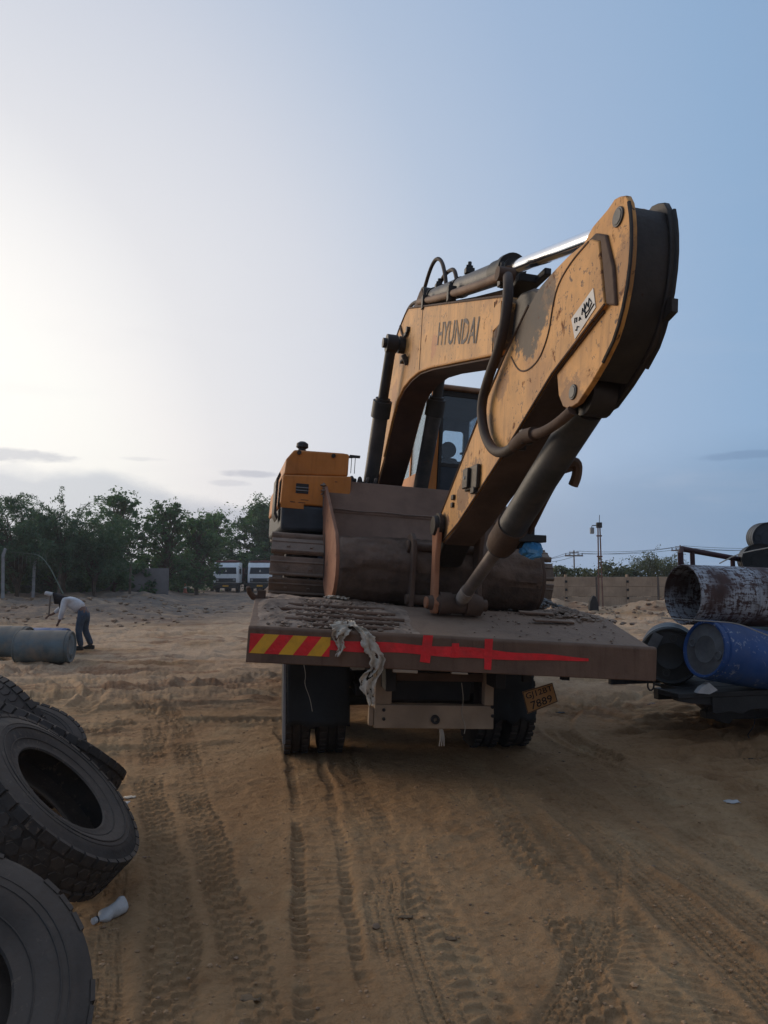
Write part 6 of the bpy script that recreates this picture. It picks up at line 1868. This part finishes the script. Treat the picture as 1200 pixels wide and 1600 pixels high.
def lorry(x, y, label, grp):
    t = empty('tanker_lorry', (x, y, 0))
    tag(t, label, 'lorry', grp)
    cab = MB().prism([(0, .95), (-.06, 1.75), (.18, 2.75), (.40, 2.95), (1.9, 2.95), (1.9, .95)], 0, -1.22, 1.22).build('cab', WHITET, t, bevel=.06, seg=3)
    w = MB().add([(-1.02, -.052, 1.84), (1.02, -.052, 1.84), (.95, .152, 2.62), (-.95, .152, 2.62), (-1.02, -.03, 1.84), (1.02, -.03, 1.84), (.95, .174, 2.62), (-.95, .174, 2.62)], [(0, 1, 2, 3), (7, 6, 5, 4), (0, 4, 5, 1), (1, 5, 6, 2), (2, 6, 7, 3), (3, 7, 4, 0)]).build('windscreen', WINDARK, cab, smooth=0)
    MB().prism([(-.18, 1.86), (.16, 1.86), (0, 2.28)], 1, .0, .02).build('sticker', WHITEP, w)
    MB().box((-.98, -.055, 1.02), (.98, -.02, 1.42)).build('grille', SLATE, cab, bevel=.01)
    for k in range(4):
        MB().box((-.96, -.068, 1.06 + k * .09), (.96, -.056, 1.09 + k * .09)).build('grille_bar', DARKMETAL, cab)
    for s in (-1, 1):
        MB().lathe((s * .80, -.06, 1.24), (0, -1, 0), [(0, .13), (.03, .13), (.05, .10), (.055, .001)], 18).build('headlight', LAMPM, cab)
        MB().tube([(s * 1.22, .1, 2.55), (s * 1.40, -.05, 2.45), (s * 1.40, -.05, 1.75)], .03, 6).build('mirror_arm', BLACKP, cab)
        MB().box((s * 1.40 - .10, -.09, 1.85), (s * 1.40 + .10, -.03, 2.35)).build('mirror', BLACKP, cab, bevel=.02)
        for yy in (.95, 5.2, 6.5):
            wh = MB().lathe((s * 1.0, yy, .5), (1, 0, 0), [(-.15, .28), (-.17, .40), (-.13, .5), (.13, .5), (.17, .40), (.15, .28)], 28, closed=True).build('wheel', RUBBER, t)
            MB().lathe((s * 1.0, yy, .5), (s, 0, 0), [(0, .28), (.08, .28), (.02, .15), (.06, .10), (.06, .001)], 20).build('rim', DARKMETAL, wh)
    MB().box((-1.2, -.12, .45), (1.2, .3, .93)).build('bumper', BLACKP, t, bevel=.04)
    MB().box((-.28, -.14, .60), (.28, -.121, .76)).build('number_plate', YELT, t)
    MB().box((-.45, .3, .75), (.45, 8.0, .95)).build('chassis', DARKMETAL, t)
    MB().lathe((0, 2.1, 2.05), (0, 1, 0), [(0, .2), (.0, .9), (.12, 1.15), (.3, 1.22), (5.4, 1.22), (5.6, 1.15), (5.7, .9), (5.7, .2)], 36).build('tank', REDTANK, t)
    MB().box((-1.05, .35, 2.96), (1.05, .9, 3.14)).build('roof_board', REDTANK, cab, bevel=.03)


lorry(X_at(354, 72), 72, 'left white tanker lorry parked under the trees, fully in view', 'tanker lorries parked in the distance')
lorry(X_at(407, 72.5), 72.5, 'right white tanker lorry parked under the trees, partly hidden by the crawler track', 'tanker lorries parked in the distance')


# ------------------------------------------------------------------ small things on the ground
def px_ground(px, py):
    y = 1150 * EYE / (py - 899)
    return X_at(px, y), y


mb = lumps(800, .008, lambda r: (lambda y: (lambda x: (x, y, hz(x, y) + .002))(r.uniform(-.9, .9) * y))(r.uniform(1.9, 12) if r.random() < .6 else r.uniform(5, 30)), 21)
tag(mb.build('gravel', STONE), 'loose pebbles scattered over the sandy yard', kind='stuff')
mb = lumps(3200, .0075, lambda r: (lambda y: (lambda x: (x, y, hz(x, y) + .001))(r.uniform(-.62, .62) * y))(1.8 + 9 * r.random() ** 1.6), 24, .7)
tag(mb.build('soil_crumbs', pmat('soil_crumb', (.34, .205, .108), .95, var=.35, bump=0), smooth=0), 'loose crumbs of dry soil over the tyre tracks', kind='stuff')
mb = lumps(500, .085, lambda r: (lambda x, y: (x, y, hz(x, y) + .01))(r.uniform(-22, -7), r.uniform(24, 40)), 22)
tag(mb.build('rubble', STONE), 'stones and rubble along the foot of the trees', kind='stuff')
mb = lumps(260, .09, lambda r: (lambda x, y: (x, y, hz(x, y) + .01))(r.uniform(6, 16), r.uniform(27, 33)), 23)
tag(mb.build('rubble', STONE), 'stones on the dirt heaps in front of the compound wall', kind='stuff')


def scrap(name, px, py, size, mat, lab, cat, seed, tall=.3, aspect=1.5):
    x, y = px_ground(px, py)
    rr = random.Random(seed)
    n = 7
    top = []
    z = hz(x, y)
    vs = []; m = 5
    for i in range(n):
        for j in range(m):
            u, v = i / (n - 1) - .5, j / (m - 1) - .5
            k = 1 - .5 * abs(u) * rr.uniform(.5, 1.3)
            vs.append((x + u * size * aspect, y + v * size * k, z + .006 + size * tall * .5 * (rr.random() * .6 + .2 * math.sin(i * 1.7 + j))))
    fs = [(i * m + j, i * m + j + 1, (i + 1) * m + j + 1, (i + 1) * m + j) for i in range(n - 1) for j in range(m - 1)]
    o = MB().add(vs, fs).build(name, mat, smooth=60)
    md = o.modifiers.new('th', 'SOLIDIFY'); md.thickness = .004
    tag(o, lab, cat)


scrap('paper_scrap', 198, 1243, .10, PLASTIC, 'crumpled whitish scrap on the sand at the end of the tilted tyre', 'litter', 1)
scrap('paper_scrap', 214, 1236, .06, CLOTH, 'small cream scrap just right of the whitish scrap by the tyres', 'litter', 2)
scrap('dry_leaf', 402, 1532, .055, LEAFDRY, 'dry brown husk on the sand near the bottom edge left of centre', 'leaf', 3)
scrap('dry_leaf', 632, 1416, .03, LEAFDRY, 'long dry leaf on the tyre tracks below the truck', 'leaf', 4, aspect=2.6)
scrap('dry_leaf', 700, 1443, .035, LEAFDRY, 'little dark leaf right of the long dry leaf', 'leaf', 5)
scrap('black_rag', 1166, 1172, .12, BLACKP, 'small black rag on the sand below the trailer wheel', 'rag', 6)
scrap('black_rag', 1018, 1098, .14, BLACKP, 'twisted black scrap on the sand between truck and trailer', 'rag', 7, aspect=2)
scrap('paper_scrap', 1128, 1258, .07, PLASTIC, 'pale scrap on the sand at the right below the trailer', 'litter', 8)
scrap('dry_leaf', 868, 1106, .09, BLACKP, 'dark chip on the sand right of the number plate', 'litter', 9)
x, y = px_ground(587, 1432)
o = lumps(1, .022, lambda r: (x, y, hz(x, y) + .012), 5).build('stone', STONE)
tag(o, 'single grey stone on the tyre tracks in the foreground', 'stone')
x, y = 8.62, 30.6
o = MB().prism([(-.20, -.2), (.22, -.2), (.20, .25), (.10, .50), (-.02, .55), (-.14, .30)], 1, -.15, .15).build('dark_stump', DARKMETAL, None, Matrix.Translation((x, y, hz(x, y))), bevel=.04)
tag(o, 'short black stump sticking out of the dirt heap near the lamp pole', 'stump')
